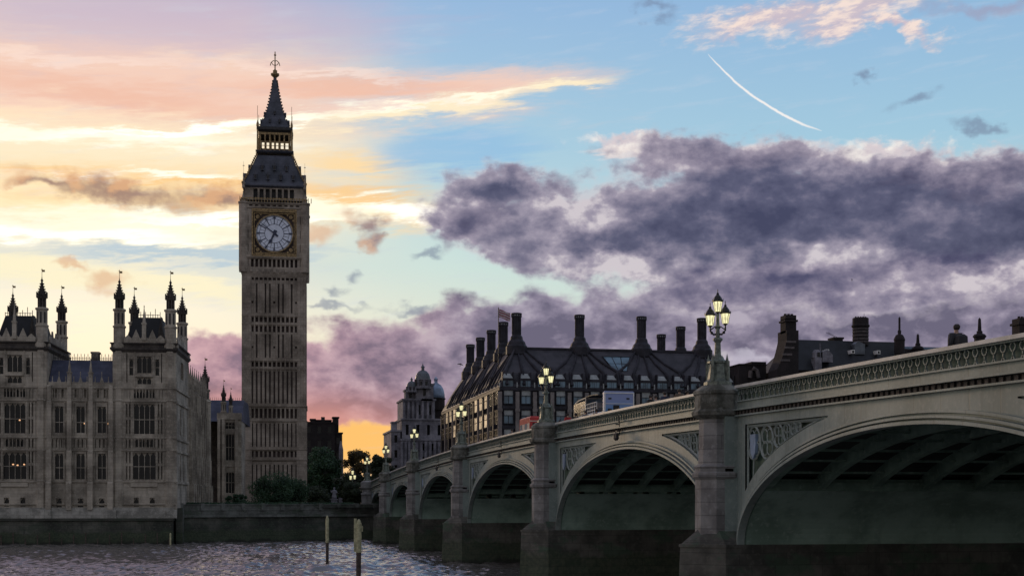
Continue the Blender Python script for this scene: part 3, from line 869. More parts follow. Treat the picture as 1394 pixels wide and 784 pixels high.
for k in range(4):
    m.T = rot4(k)
    m.tube([(0, 0, zs(84)), (.35, 0, zs(83)), (.85, 0, zs(86)), (1.0, 0, zs(90))], .09, 5)
    m.tube([(0, 0, zs(90)), (.5, 0, zs(88.5)), (.7, 0, zs(86))], .08, 5)
m.build('finial_arm', 'gilt', fin)
# ================================================================ the palace (river front corner)
PAL = thing('palace', 'gothic riverside palace of dark buff stone with turreted pavilions and a long buttressed side', 'palace', (-8.6, 212, 0), R(-5.0))
def zf(py): return CAMZ + (686 - py) * 0.1078
GZ = 5.3
# --- shared small parts
def finial_turret():
    """slim octagonal turret: panelled shaft, open lantern, crocketed spirelet, vane; base at z=0 is the parapet string"""
    m = MB(); m.lathe(0, 0, [(.86, 0), (.86, 2.6), (.98, 2.7), (.98, 2.95), (.80, 3.0), (.80, 5.4), (.96, 5.5), (.96, 5.8), (.62, 5.9)], 8)
    return m
def make_turret(x, y, z0):
    t = finial_turret().build('turret', 'palace', PAL); t.location = (x, y, z0)
    m = MB()
    for k in range(8):                                    # sunk panels on the eight faces
        m.T = Matrix.Rotation(k * PI / 4, 4, 'Z'); m.box(-.13, .13, -.76, -.745, 3.25, 5.1)
    m.build('turret_slit', 'iron_dark', t)
    m = MB()
    for k in range(8):
        m.T = Matrix.Rotation(k * PI / 4 + PI / 8, 4, 'Z'); m.box(-.10, .10, -.60, -.38, 5.85, 8.0)
    m.T = Matrix.Identity(4); m.lathe(0, 0, [(.3, 5.8), (.3, 8.0)], 8); m.lathe(0, 0, [(.55, 7.3), (.70, 7.45), (.70, 7.7), (.5, 7.75)], 8)
    m.build('turret_lantern', 'palace_dark', t)
    m = MB(); m.lathe(0, 0, [(.62, 7.7), (.64, 8.0), (.50, 8.5), (.33, 9.1), (.20, 9.8), (.12, 10.3), (.20, 10.38), (.20, 10.5), (.08, 10.7), (.04, 11.1), (.0, 11.2)], 8)
    for k in range(8):
        m.T = Matrix.Rotation(k * PI / 4 + PI / 8, 4, 'Z')
        for r, z in ((.64, 8.1), (.5, 8.5), (.4, 8.9), (.28, 9.35), (.2, 9.8)): m.box(-.05, .05, -r - .13, -r + .05, z, z + .16)
        m.box(-.05, .05, -.82, -.70, 7.5, 8.5)
    m.T = Matrix.Identity(4)
    sp = m.build('spirelet', 'palace_dark', t)
    m = MB(); m.tube([(0, 0, 11.1), (0, 0, 12.5)], .035, 5); m.box(0, .42, -.02, .02, 11.9, 12.25); m.box(-.12, .12, -.02, .02, 12.2, 12.3)
    m.build('weather_vane', 'gilt', sp)
    return t
def pinn(h=3.0, r=.28):
    m = MB(); m.box(-r, r, -r, r, 0, h * .45); m.rects([(-r * 1.25, r * 1.25, -r * 1.25, r * 1.25, h * .45), (-r * 1.25, r * 1.25, -r * 1.25, r * 1.25, h * .49)])
    m.lathe(0, 0, [(r * 1.1, h * .49), (.05, h * .92), (.1, h * .94), (.0, h)], 4); return m
PIN0 = pinn().build('pinnacle', 'palace', PAL)
PIN0.location = (-12.2, -.15, zf(527) + .2); PIN0.scale = (1, 1, 1.35)
def window(fn, a, b, c, d, dep, lights, tr=(.5,), lit=None, mat='palace'):
    """one traceried window: glass, mullions and transoms inside one opening"""
    gl = MB(); gl.quad(fn(a, c, dep), fn(b, c, dep), fn(b, d, dep), fn(a, d, dep))
    g_ = gl.build('window', lit or 'glass_dark', PAL)
    m = MB()
    def bar(u0, u1, z0, z1, d0, d1):
        P = [fn(u, z, d) for d in (d0, d1) for z in (z0, z1) for u in (u0, u1)]
        m.add(P, [(0, 1, 3, 2), (4, 6, 7, 5), (0, 2, 6, 4), (1, 5, 7, 3), (0, 4, 5, 1), (2, 3, 7, 6)])
    for i in range(1, lights):
        u = a + (b - a) * i / lights; bar(u - .04, u + .04, c, d, dep - .16, dep - .03)
    for t_ in tr:
        z = c + (d - c) * t_; bar(a, b, z - .05, z + .05, dep - .18, dep - .02)
    h = (b - a) / lights
    for i in range(lights):                                # pointed heads
        u0, u1 = a + h * i, a + h * (i + 1); um = (u0 + u1) / 2
        for uu in (u0, u1):
            m.add([fn(uu, d, dep - .1), fn(uu, d - h * .75, dep - .1), fn(um, d, dep - .1)], [(0, 1, 2)])
    m.build('window_tracery', mat, g_)
    return g_
front = lambda u, z, d: (u, d, z)
z_base, z_g, z_1a, z_1b, z_2a, z_2b, z_3a, z_3b = GZ, zf(655), zf(653), zf(614), zf(611), zf(593), zf(590), zf(548)
Z = dict(str1=zf(655), str2=zf(612), str3=zf(595), str4=zf(545), str5=zf(527), cor0=zf(475), cor1=zf(467))
def strings(m, x0, x1, zs_, y0=0, out=.22, h=.3):
    for z in zs_: m.rects([(x0, x1, y0 - .02, y0 + .3, z - h), (x0, x1, y0 - out, y0 + .3, z - h * .3), (x0, x1, y0 - out, y0 + .3, z), (x0, x1, y0 - .02, y0 + .3, z + .06)])
# panels of small blind tracery between strings
def blind_row(m, x0, x1, z0, z1, step, y=0, w=.62):
    n = max(1, int((x1 - x0) / step)); s = (x1 - x0) / n
    for i in range(n):
        a, b = x0 + i * s, x0 + (i + 1) * s
        m.box(a - .05, a + .05, y - .12, y + .02, z0, z1)
        m.box(a, b, y - .07, y + .02, z1 - .14, z1)
    return m
def niche(x0, x1, z0, z1, step=.42, w=.22):
    n = max(1, int((x1 - x0) / step)); s_ = (x1 - x0) / n
    return [(x0 + s_ * (i + .5) - w / 2, x0 + s_ * (i + .5) + w / 2, z0, z1) for i in range(n)]
# centre range
holes = []
cx = [-16.75, -13.7, -10.65]
for c in cx:
    holes += [(c - .6, c + .6, zf(652), zf(617)), (c - .6, c + .6, zf(589), zf(553)), (c - .38, c + .38, zf(690), zf(678)),
              (c - .85, c - .55 + .25, zf(541), zf(530)), (c + .3, c + .85, zf(541), zf(530))]
winh = list(holes)
for c in cx:
    for s_ in (-1, 1):
        a_, b_ = sorted((c + s_ * .74, c + s_ * 1.12))
        for z0_, z1_ in ((zf(652), zf(636)), (zf(624), zf(614)), (zf(590), zf(574)), (zf(562), zf(548)), (zf(609), zf(597))): holes.append((a_ + .08, b_ - .08, z0_, z1_))
    holes += niche(c - .6, c + .6, zf(609), zf(597.5), .4)
w = MB(); w.wall(-18.3, -9.1, GZ, zf(520), holes, .45, front); w.box(-18.3, -9.1, .46, 6, GZ, zf(520))
w.build('wall', 'palace', PAL)
for i, c in enumerate(cx):
    window(front, c - .6, c + .6, zf(652), zf(617), .42, 2, (.45,)); window(front, c - .6, c + .6, zf(589), zf(553), .42, 2, (.4,))
    window(front, c - .38, c + .38, zf(690), zf(678), .42, 1, ())
m = MB(); strings(m, -18.3, -9.1, [Z['str1'], Z['str2'], Z['str3'], Z['str4'], Z['str5'], zf(690) + .5]); m.build('string_course', 'palace', PAL)
m = MB(); blind_row(m, -18.3, -9.1, zf(611), zf(596), .5); blind_row(m, -18.3, -9.1, zf(543), zf(528), .45)
for c in cx:
    for s in (-1, 1):
        for q in (.78, .98): m.box(c + s * q - .05, c + s * q + .05, -.1, .02, zf(653), zf(613)); m.box(c + s * q - .05, c + s * q + .05, -.1, .02, zf(592), zf(546))
        m.box(c + s * 1.1 - .16, c + s * 1.1 + .16, -.28, .02, zf(634), zf(625)); m.box(c + s * 1.1 - .1, c + s * 1.1 + .1, -.22, .02, zf(573), zf(563))
m.build('panelling', 'palace', PAL)
def buttress(fn_box, name='buttress', mat='palace'): pass
def butt(x, y=0, w=.38, z1=None, d=.75, face='f'):
    m = MB(); z1 = z1 or zf(524)
    L_ = [(w, d + .25, GZ, Z['str1']), (w * .92, d, Z['str1'], Z['str2']), (w * .82, d - .15, Z['str2'], Z['str4']), (w * .72, d - .3, Z['str4'], z1)]
    for ww, dd, a, b in L_:
        if face == 'f': m.rects([(x - ww, x + ww, y - dd, y + .1, a), (x - ww, x + ww, y - dd, y + .1, b - .25), (x - ww, x + ww, y - dd + .2, y + .1, b)])
        else: m.rects([(x - .1, x + dd, y - ww, y + ww, a), (x - .1, x + dd, y - ww, y + ww, b - .25), (x - .1, x + dd - .2, y - ww, y + ww, b)])
    return m.build('buttress', 'palace', PAL)
for x in (-18.1, -15.22, -12.18, -9.3): butt(x)
place(PIN0, (-15.22, -.2, zf(525)))
# gableted parapet of the centre
m = MB()
for c in cx:
    for dx_, hh in ((0, 1.7), (-.95, 1.0), (.95, 1.0)):
        m.add([(c + dx_ - .5, -.12, zf(527)), (c + dx_ + .5, -.12, zf(527)), (c + dx_, -.12, zf(527) + hh), (c + dx_ - .5, .12, zf(527)), (c + dx_ + .5, .12, zf(527)), (c + dx_, .12, zf(527) + hh)],
              [(0, 1, 2), (5, 4, 3), (0, 2, 5, 3), (1, 4, 5, 2)])
        m.box(c + dx_ - .05, c + dx_ + .05, -.05, .05, zf(527) + hh, zf(527) + hh + .6)
    m.box(c - 1.45, c + 1.45, -.1, .1, zf(527), zf(527) + .55)
m.build('parapet', 'palace', PAL)
m = MB(); m.loft([[(-18.4, .7, zf(522)), (-9.0, .7, zf(522)), (-9.0, 9, zf(522)), (-18.4, 9, zf(522))], [(-18.4, 3.6, zf(487)), (-9.0, 3.6, zf(487)), (-9.0, 6.2, zf(487)), (-18.4, 6.2, zf(487))]])
rf = m.build('roof', 'slate', PAL)
m = MB()
for i in range(38):
    x = -18.3 + i * .25; m.box(x - .035, x + .035, 3.55, 3.62, zf(487), zf(487) + (.95 if i % 2 == 0 else .55))
m.box(-18.3, -9.1, 3.56, 3.61, zf(487) + .25, zf(487) + .31); m.build('ridge_cresting', 'iron_dark', rf)
m = MB(); m.box(-12.9, -11.85, 4, 5.4, zf(500), zf(477)); m.box(-13.0, -11.75, 3.9, 5.5, zf(477), zf(474.5)); m.build('chimney', 'palace', rf)
# --- the two river pavilions
def pavilion(x0, x1):
    c = (x0 + x1) / 2
    holes = [(c - 1.65, c + 1.65, zf(652), zf(611.5 + 4)), (c - 1.5, c + 1.5, zf(608), zf(597)), (c - 1.5, c + 1.5, zf(590), zf(549)),
             (c - 1.5, c + 1.5, zf(541), zf(530)), (c - 1.05, c + 1.05, zf(507), zf(484)), (c - 1.0, c + 1.0, zf(522), zf(513)),
             (c - 2.15, c - 1.6, zf(510), zf(488)), (c + 1.6, c + 2.15, zf(510), zf(488))] + [(c + s - .36, c + s + .36, zf(689), zf(677)) for s in (-1.15, 1.15)]
    extra = []
    for s_ in (-1, 1):
        a_, b_ = sorted((c + s_ * 1.85, c + s_ * 2.75))
        for z0_, z1_ in ((zf(652), zf(634)), (zf(630), zf(615)), (zf(609), zf(597)), (zf(590), zf(571)), (zf(567), zf(549)), (zf(541), zf(530))): extra += niche(a_, b_, z0_, z1_, .42, .2)
        a_, b_ = sorted((c + s_ * 2.25, c + s_ * 2.75)); extra += niche(a_, b_, zf(520), zf(480), .3, .16)
    w = MB()
    w.wall(x0, x1, GZ, Z['cor1'], holes + extra, .45, front)
    w.box(x0 + .01, x1 - .46, .46, 15.2, GZ, Z['cor1'] - .01)
    side = lambda u, z, d: (x1 - d, u, z)
    sh = [(5, 6, zf(652), zf(617)), (9, 10, zf(652), zf(617)), (5, 6, zf(589), zf(553)), (9, 10, zf(589), zf(553)), (6, 9, zf(510), zf(486))]
    w.wall(0, 15.2, GZ, Z['cor1'], sh, .45, side)
    w.build('wall', 'palace', PAL)
    for a, b, cc, d in holes:
        if a == c - 2.15 or a == c + 1.6: lights, tr = 1, (.5,)
        elif b - a > 2.5: lights, tr = 4, ((.48,) if d - cc > 2 else ())
        elif b - a > 1.5: lights, tr = 3, ()
        else: lights, tr = 1, ()
        window(front, a, b, cc, d, .42, lights, tr)
    for a, b, cc, d in sh: window(side, a, b, cc, d, .42, 2, (.45,))
    m = MB(); strings(m, x0, x1, [Z['str1'], Z['str2'], Z['str3'], Z['str4'], Z['str5'], zf(690) + .5])
    for z in (Z['str1'], Z['str2'], Z['str3'], Z['str4'], Z['str5']): m.box(x1 - .2, x1 + .2, 0, 15, z - .3, z)
    m.build('string_course', 'palace', PAL)
    m = MB(); e = .35
    m.rects([(x0, x1, 0, 15.2, Z['cor0'] - .4), (x0 - e, x1 + e, -e, 15.2 + e, Z['cor0']), (x0 - e, x1 + e, -e, 15.2 + e, Z['cor0'] + .3)])
    m.rects([(x0 - .1, x1 + .1, -.1, 15.3, Z['cor0'] + .3), (x0 - .1, x1 + .1, -.1, 15.3, Z['cor1'] - .2), (x0 - e, x1 + e, -e, 15.2 + e, Z['cor1']), (x0 - e, x1 + e, -e, 15.2 + e, Z['cor1'] + .15)])
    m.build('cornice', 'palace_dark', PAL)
    m = MB(); blind_row(m, x0 + 1.6, x1 - 1.6, zf(611), zf(596), .5); blind_row(m, x0 + 1.6, x1 - 1.6, zf(543), zf(528), .45)
    for s in (-1, 1):
        for q, h0, h1 in ((1.75, 653, 547), (2.3, 653, 547), (2.85, 653, 547), (1.35, 525, 478)): m.box(c + s * q - .07, c + s * q + .07, -.13, .02, zf(h0), zf(h1))
    m.box(c - 1.3, c + 1.3, -.3, .02, zf(512), zf(509)); m.box(c - 1.9, c + 1.9, -.3, .02, zf(662), zf(657))
    m.build('panelling', 'palace', PAL)
    # polygonal corner shafts below the turrets
    tx0, tx1 = x0 + .85, x1 - .85
    for x in (tx0, tx1):
        for y in (.75, 14.4):
            m = MB(); m.lathe(x, y, [(1.12, GZ), (1.12, Z['str1']), (1.2, Z['str1']), (1.03, Z['str1'] + .2), (1.03, Z['str4']), (1.14, Z['str4'] + .05), (.98, Z['str4'] + .25), (.98, Z['cor0']), (1.25, Z['cor0'] + .2), (1.25, Z['cor1'] + .1), (.95, Z['cor1'] + .2)], 8)
            m.build('corner_shaft', 'palace', PAL)
            if not TUR: TUR.append(make_turret(x, y, Z['cor1'] + .1)); TUR[0].scale = (1, 1, .87)
            else: place(TUR[0], (x, y, Z['cor1'] + .1)).scale = (1, 1, .87 if y < 5 else .84)
    # parapet with gablets
    m = MB()
    for side_, L_ in ((0, x1 - x0 - 3.2), (1, 11.5)):
        for i in range(5 if side_ == 0 else 9):
            n_ = 5 if side_ == 0 else 9
            u = (x0 + 1.6 + L_ * (i + .5) / n_) if side_ == 0 else (1.9 + L_ * (i + .5) / n_)
            h_ = 2.1 if i % 2 else 1.3; q = L_ / n_ / 2
            P = (lambda a, b, z: (u + a, -.1 + b, z)) if side_ == 0 else (lambda a, b, z: (x1 + .1 - b, u + a, z))
            m.add([P(-q, 0, Z['cor1'] + .1), P(q, 0, Z['cor1'] + .1), P(q, 0, Z['cor1'] + .75), P(0, 0, Z['cor1'] + h_), P(-q, 0, Z['cor1'] + .75)] +
                  [P(-q, .25, Z['cor1'] + .1), P(q, .25, Z['cor1'] + .1), P(q, .25, Z['cor1'] + .75), P(0, .25, Z['cor1'] + h_), P(-q, .25, Z['cor1'] + .75)],
                  [(0, 1, 2, 3, 4), (9, 8, 7, 6, 5), (2, 7, 8, 3), (3, 8, 9, 4), (0, 4, 9, 5), (1, 6, 7, 2)])
    m.build('parapet', 'palace', PAL)
    cp = place(PIN0, (c, -.1, Z['cor1'] + .5)); cp.scale = (1, 1, 1.75)
    m = MB(); ra = (x0 + 1.5, x1 - 1.5, 1.4, 13.8)
    m.rects([(*ra, Z['cor1'] + .1), (ra[0] + 1.1, ra[1] - 1.1, ra[2] + 1.1, ra[3] - 1.1, zf(429)), (ra[0] + 1.1, ra[1] - 1.1, ra[2] + 1.1, ra[3] - 1.1, zf(428))])
    rf = m.build('roof', 'black_slate', PAL)
    m = MB()
    for i in range(12):
        x = ra[0] + 1.1 + i * (ra[1] - ra[0] - 2.2) / 11; m.box(x - .04, x + .04, 2.5, 2.57, zf(428), zf(428) + (1.3 if i in (2, 9) else .85 if i % 2 else .5))
    m.box(ra[0] + 1.1, ra[1] - 1.1, 2.51, 2.56, zf(428) + .35, zf(428) + .42); m.build('ridge_cresting', 'iron_dark', rf)
    m = MB(); m.add([(x1 - 2.9, 1.0, Z['cor1']), (x1 - 1.7, 1.0, Z['cor1']), (x1 - 2.3, 1.0, zf(428)), (x1 - 2.9, 3.2, Z['cor1']), (x1 - 1.7, 3.2, Z['cor1']), (x1 - 2.3, 3.2, zf(428))], [(0, 1, 2), (5, 4, 3), (0, 2, 5, 3), (1, 4, 5, 2)])
    m.build('gablet', 'palace_dark', rf)
TUR = []
pavilion(-9.1, 0); pavilion(-27.6, -18.5)
m = MB(); m.box(-60, -27.5, .6, 14, GZ, zf(522)); m.build('wall', 'palace', PAL)
# --- long north side
SX = -.1
side = lambda u, z, d: (SX - d, u, z)
zN = 21.2
holes = []
nb = 10; y0, y1 = 15.4, 43.2; st = (y1 - y0) / nb
for i in range(nb):
    c = y0 + st * (i + .5)
    holes += [(c - .62, c + .62, zf(652), zf(617)), (c - .62, c + .62, zf(590), zf(552))]
win_n = list(holes)
for i in range(nb):
    c = y0 + st * (i + .5)
    for s_ in (-1, 1):
        for z0_, z1_ in ((zf(652), zf(634)), (zf(630), zf(615)), (zf(590), zf(571)), (zf(567), zf(551)), (zf(609), zf(597)), (zN + .3, zN + 2.4)): holes.append((c + s_ * .85 - .12, c + s_ * .85 + .12, z0_, z1_))
    holes += niche(c - .6, c + .6, zN + .3, zN + 2.4, .4)
w = MB(); w.wall(y0, y1, GZ, zN + 2.8, holes, .5, side); w.box(-9, SX - .51, y0, y1, GZ, zN + 2.7); w.box(-9, SX, y1 - .02, y1, GZ, zN + 2.8)
w.build('wall', 'palace', PAL)
for h in win_n: window(side, *h, .45, 2, (.45,))
m = MB()
for z in (Z['str1'], Z['str2'], Z['str3'], zN): m.box(SX - .2, SX + .25, y0, y1, z - .3, z)
m.build('string_course', 'palace', PAL)
m = MB()
for i in range(nb * 3):                                   # pierced parapet: sky shows between the merlons
    u = y0 + (y1 - y0) * (i + .5) / (nb * 3); m.box(SX - .25, SX, u - .3, u + .3, zN + 2.8, zN + 4.2)
m.box(SX - .28, SX + .05, y0, y1, zN + 4.2, zN + 4.55); m.build('parapet', 'palace', PAL)
m = MB(); m.rects([(-8.6, -1.5, y0, y1, zN + 2.6), (-7.0, -4.0, y0, y1, zN + 5.6)]); m.build('roof', 'slate', PAL)
for i in range(nb + 1):
    b = butt(SX, y0 + st * i, .3, zN + 3.2, .8, 's')
    if i < nb: place(PIN0, (SX + .1, y0 + st * i, zN + 3.4)).scale = (.8, .8, 1.3)
m = MB(); m.lathe(SX - .3, y1 - .2, [(1.15, GZ), (1.05, zN + 3), (1.2, zN + 3.1), (1.0, zN + 3.4)], 8); m.build('corner_shaft', 'palace', PAL)
place(TUR[0], (SX - .3, y1 - .2, zN + .3)).scale = (1, 1, .86)
m = MB(); m.lathe(SX - .3, y1 - .2, [(1.0, zN - 1), (1.0, zN + 3.6)], 8); m.build('corner_shaft', 'palace', PAL)
# --- link range to the clock tower (set back)
y2 = 51.0
fl = lambda u, z, d: (u, y2 + d, z)
hl = [(2.5, 4.0, 8.2, 12.0), (2.5, 4.0, 14.2, 19.0), (2.4, 4.1, 20.0, 21.2)]
w = MB(); w.wall(1.0, 5.3, GZ, 22.0, hl, .4, fl); w.box(1.0, 5.3, y2 + .41, y2 + 9, GZ, 21.9); w.build('wall', 'palace', PAL)
for h in hl: window(fl, *h, .38, 3, (.5,))
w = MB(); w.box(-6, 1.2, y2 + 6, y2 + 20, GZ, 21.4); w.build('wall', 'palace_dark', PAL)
m = MB(); m.box(.9, 5.4, y2 - .3, y2 + .2, 21.7, 22.2); m.box(.9, 5.4, y2 - .2, y2 + .2, 13.0, 13.4); m.box(.9, 5.4, y2 - .2, y2 + .2, 22.2, 22.9); m.build('string_course', 'palace', PAL)
for x in (1.3, 2.1, 4.5): m = MB(); m.box(x - .25, x + .25, y2 - .8, y2 + .1, GZ, 21.8); m.build('buttress', 'palace', PAL)
m = MB(); m.loft([[(-6, y2 + .5, 21.4), (5.4, y2 + .5, 21.4), (5.4, y2 + 20, 21.4), (-6, y2 + 20, 21.4)], [(-6, y2 + 5, 25.6), (5.4, y2 + 5, 25.6), (5.4, y2 + 15, 25.6), (-6, y2 + 15, 25.6)]]); rf = m.build('roof', 'slate', PAL)
m = MB()
for i in range(31): m.box(-5.9 + i * .36, -5.84 + i * .36, y2 + 5, y2 + 5.05, 25.6, 26.1)
m.build('ridge_cresting', 'iron_dark', rf)
for x, s in ((2.0, .62), (3.3, .5)):
    t_ = place(TUR[0], (x, y2 + 1, 21.4)); t_.scale = (s, s, s)
# lamps burning in a few rooms
for (px, py) in ((114, 577), (146, 577), (25, 573), (31, 633), (16, 633), (22, 634), (74, 592)):
    q = (px + 0.0); xl = -25.0 + (q - 0) * (16.4 / 153.0) * 0.97
    m = MB(); m.lathe(0, 0, [(.02, 0), (.16, .05), (.1, .2)], 6); o = m.build('room_lamp', 'warm_room', PAL); o.location = (xl, .30, zf(py))
# ================================================================ the bridge
BX0, BX1 = 22.9, 48.8             # the two faces
TT = 240.6                        # Y = TT - t
def ztop(Y): t = TT - Y; return 12.05 - 1.38e-4 * (t - 122) ** 2
SPR = 4.24
piersY = [TT - t for t in (0, 30.5, 64.5, 102, 141, 178, 212, 243)]   # from the far abutment to the near one
BR = thing('bridge', 'long arched road bridge painted pale green with granite piers and pierced parapet', 'bridge', (BX0, 120, 0))
OFF = Matrix.Translation((-BX0, -120, 0))
def bmesh_(): return MB(OFF.copy())
HP = 1.6
def span_geo(k):
    Yf, Yn = piersY[k] - HP, piersY[k + 1] + HP      # far and near springing
    Ym, a = (Yf + Yn) / 2, (Yf - Yn) / 2
    rise = ztop(Ym) - 2.45 - SPR
    return Yn, Yf, Ym, a, rise
def ell_pt(Ym, a, rise, th, off=0.0):
    """point on the intrados at parameter th, pushed outwards by off along the normal"""
    y, z = a * math.cos(th), rise * math.sin(th)
    ny, nz = math.cos(th) / a, math.sin(th) / rise
    l = math.hypot(ny, nz); return (Ym + y + off * ny / l, SPR + z + off * nz / l)
def offset_z(Ym, a, rise, off, Y):
    """height of the offset curve above a given Y"""
    lo = None; best = SPR
    pts = _oc.get((Ym, off))
    if pts is None:
        pts = np.array([ell_pt(Ym, a, rise, PI - PI * i / 400, off) for i in range(401)]); _oc[(Ym, off)] = pts
    return float(np.interp(Y, pts[:, 0], pts[:, 1]))
_oc = {}
NS = 72
for k in range(7):
    Yn, Yf, Ym, a, rise = span_geo(k)
    far = k < 1
    # --- spandrel wall with sunk triangular panels (both faces)
    for X, sgn in ((BX0, 1), (BX1, -1)):
        m = bmesh_(); rec = bmesh_(); tr = bmesh_()
        ys = sorted(set([Yn - HP + .75, Yn + .0, Yn + .42] + [Ym - a * math.cos(PI * i / NS) for i in range(NS + 1)] + [Yf - .42, Yf + HP - .75]))
        def lo(Y): return SPR - .5 if (Y <= Yn or Y >= Yf) else SPR + rise * math.sqrt(max(0, 1 - ((Y - Ym) / a) ** 2))
        def hi(Y): return ztop(Y) - 1.42
        def pan(Y):
            if sgn < 0: return None
            if Y < Yn + .41 or Y > Yf - .41: return None
            zl, zh = offset_z(Ym, a, rise, 1.0, Y), hi(Y) - .42
            return (zl, zh) if zh > zl + .05 else None
        panY = []
        for i in range(len(ys) - 1):
            y0, y1 = ys[i], ys[i + 1]
            if y1 - y0 < 1e-5: continue
            p0, p1 = pan(y0), pan(y1)
            def q(M_, x, za0, zb0, za1, zb1): M_.quad((x, y0, za0), (x, y1, za1), (x, y1, zb1), (x, y0, zb0))
            if p0 and p1:
                q(m, X, lo(y0), p0[0], lo(y1), p1[0]); q(m, X, p0[1], hi(y0), p1[1], hi(y1))
                q(rec, X + sgn * .3, p0[0] - .02, p0[1] + .02, p1[0] - .02, p1[1] + .02)
                for zz0, zz1 in ((p0[0], p1[0]), (p0[1], p1[1])):
                    m.quad((X, y0, zz0), (X, y1, zz1), (X + sgn * .3, y1, zz1), (X + sgn * .3, y0, zz0))
                panY.append((y0, y1))
            elif p0 or p1:
                p = p0 or p1; ym_ = (p[0] + p[1]) / 2
                a0_ = p0 or (p[0], p[0]); a1_ = p1 or (p[0], p[0])
                if not p0: a0_ = ((lo(y0) + hi(y0)) / 2,) * 2 if y0 > Yn + .5 else (p[0], p[1])
                q(m, X, lo(y0), hi(y0), lo(y1), hi(y1)) if abs(y1 - y0) < 2 else None
            else:
                q(m, X, lo(y0), hi(y0), lo(y1), hi(y1))
            # soffit edge of the face
        wname = m.build('spandrel_wall', 'bridge', BR)
        if rec.v: rec.build('panel_recess', 'bridge_green', wname)
        # tracery in the sunk panels: frame bars, circles and a shield
        if sgn == 1 and panY:
            groups_ = []
            for seg in panY:
                if groups_ and abs(groups_[-1][-1][1] - seg[0]) < 1e-4: groups_[-1].append(seg)
                else: groups_.append([seg])
            for gseg in groups_:
                ya, yb = gseg[0][0], gseg[-1][1]
                left = ya < Ym                         # near half of this span
                ypier = ya if left else yb
                edge_lo = [(y, pan(min(max(y, ya), yb))) for y in np.linspace(ya + .01, yb - .01, 12)]
                pts = [(X + .12, y, p[0] + .1) for y, p in edge_lo if p]
                if len(pts) > 2: tr.tube(pts, .07, 4)
                pts = [(X + .12, y, p[1] - .1) for y, p in edge_lo if p]
                if len(pts) > 2: tr.tube(pts, .07, 4)
                pp = pan(ypier + (.01 if left else -.01))
                if pp: tr.tube([(X + .12, ypier + (.1 if left else -.1), pp[0]), (X + .12, ypier + (.1 if left else -.1), pp[1])], .07, 4)
                # circles of diminishing size
                yy = ypier; s_ = 1 if left else -1
                for j in range(6):
                    pq = pan(yy + s_ * .35)
                    if not pq: break
                    # circle fitted below the top edge and above the curve
                    r = .75
                    while r > .12:
                        yc = yy + s_ * (r + .06); zc = hi(yc) - .42 - .12 - r
                        ok = all(pan(yc + r * math.cos(t)) and pan(yc + r * math.cos(t))[0] < zc + r * math.sin(t) - .03 for t in np.linspace(0, 2 * PI, 14) if ya < yc + r * math.cos(t) < yb)
                        ok = ok and ya <= yc + r and yc - r >= ya - .1 and yc + r <= yb + .1
                        if ok: break
                        r -= .04
                    if r <= .14: break
                    ring = [(X + .12, yc + r * math.cos(2 * PI * i / 16), zc + r * math.sin(2 * PI * i / 16)) for i in range(17)]
                    tr.tube(ring, .055, 4)
                    for q4 in range(4):
                        ang = PI / 4 + q4 * PI / 2; rr = r * .42
                        tr.tube([(X + .14, yc + r * .5 * math.cos(ang) + rr * math.cos(2 * PI * i / 10), zc + r * .5 * math.sin(ang) + rr * math.sin(2 * PI * i / 10)) for i in range(11)], .03, 4)
                    if j == 0:
                        sh = bmesh_(); w_ = .33
                        out = [(-w_, .5), (w_, .5), (w_, 0), (w_ * .8, -.35), (0, -.62), (-w_ * .8, -.35), (-w_, 0)]
                        sh.loft([[(X + .05, yc + u_, zc - .1 + v_) for u_, v_ in out], [(X + .2, yc + u_, zc - .1 + v_) for u_, v_ in out]])
                        sh.build('shield', 'lead_blue', wname)
                        # vertical lancet under the circle
                        zb = pan(ypier + s_ * .3)
                        if zb: tr.tube([(X + .12, yc, zc - r), (X + .12, yc - s_ * .1, zb[0])], .05, 4)
                    yy = yc + s_ * r
                if tr.v: tr.build('panel_tracery', 'bridge', wname); tr = bmesh_()
        # moulded arch ring, three rolls proud of the face
        for o0, o1, pr in ((-.02, .10, .24), (.18, .27, .19), (.36, .46, .12)):
            r_ = bmesh_(); n_ = 60
            for i in range(n_):
                t0, t1 = PI * i / n_, PI * (i + 1) / n_
                A, B, Cc, D = (ell_pt(Ym, a, rise, t0, o0), ell_pt(Ym, a, rise, t1, o0), ell_pt(Ym, a, rise, t1, o1), ell_pt(Ym, a, rise, t0, o1))
                xo, xi = X - sgn * pr, X + sgn * .12
                r_.quad(*[(xo, *p) for p in (A, B, Cc, D)])
                r_.quad((xo, *D), (xo, *Cc), (xi, *Cc), (xi, *D)); r_.quad((xi, *A), (xi, *B), (xo, *B), (xo, *A))
            r_.build('arch_moulding', 'bridge', wname)
    # --- ribs under the deck
    nr = 11
    for i in range(nr):
        X = BX0 + .15 + (BX1 - BX0 - .6) * i / (nr - 1)
        m = bmesh_(); n_ = 44; wd = .32
        for j in range(n_):
            t0, t1 = PI * j / n_, PI * (j + 1) / n_
            A, B = ell_pt(Ym, a, rise, t0, 0.02), ell_pt(Ym, a, rise, t1, 0.02)
            D, Cc = ell_pt(Ym, a, rise, t0, .62), ell_pt(Ym, a, rise, t1, .62)
            x0, x1 = X, X + wd
            m.quad((x0, *A), (x1, *A), (x1, *B), (x0, *B)); m.quad((x0, *A), (x0, *B), (x0, *Cc), (x0, *D)); m.quad((x1, *D), (x1, *Cc), (x1, *B), (x1, *A))
        if i == 0 and k == 0: pass
        m.build('arch_rib', 'bridge_under', BR)
    # haunch plates low down, and thin cross bracing between the ribs
    m = bmesh_(); m2 = bmesh_(); up_ = bmesh_(); n_ = 60
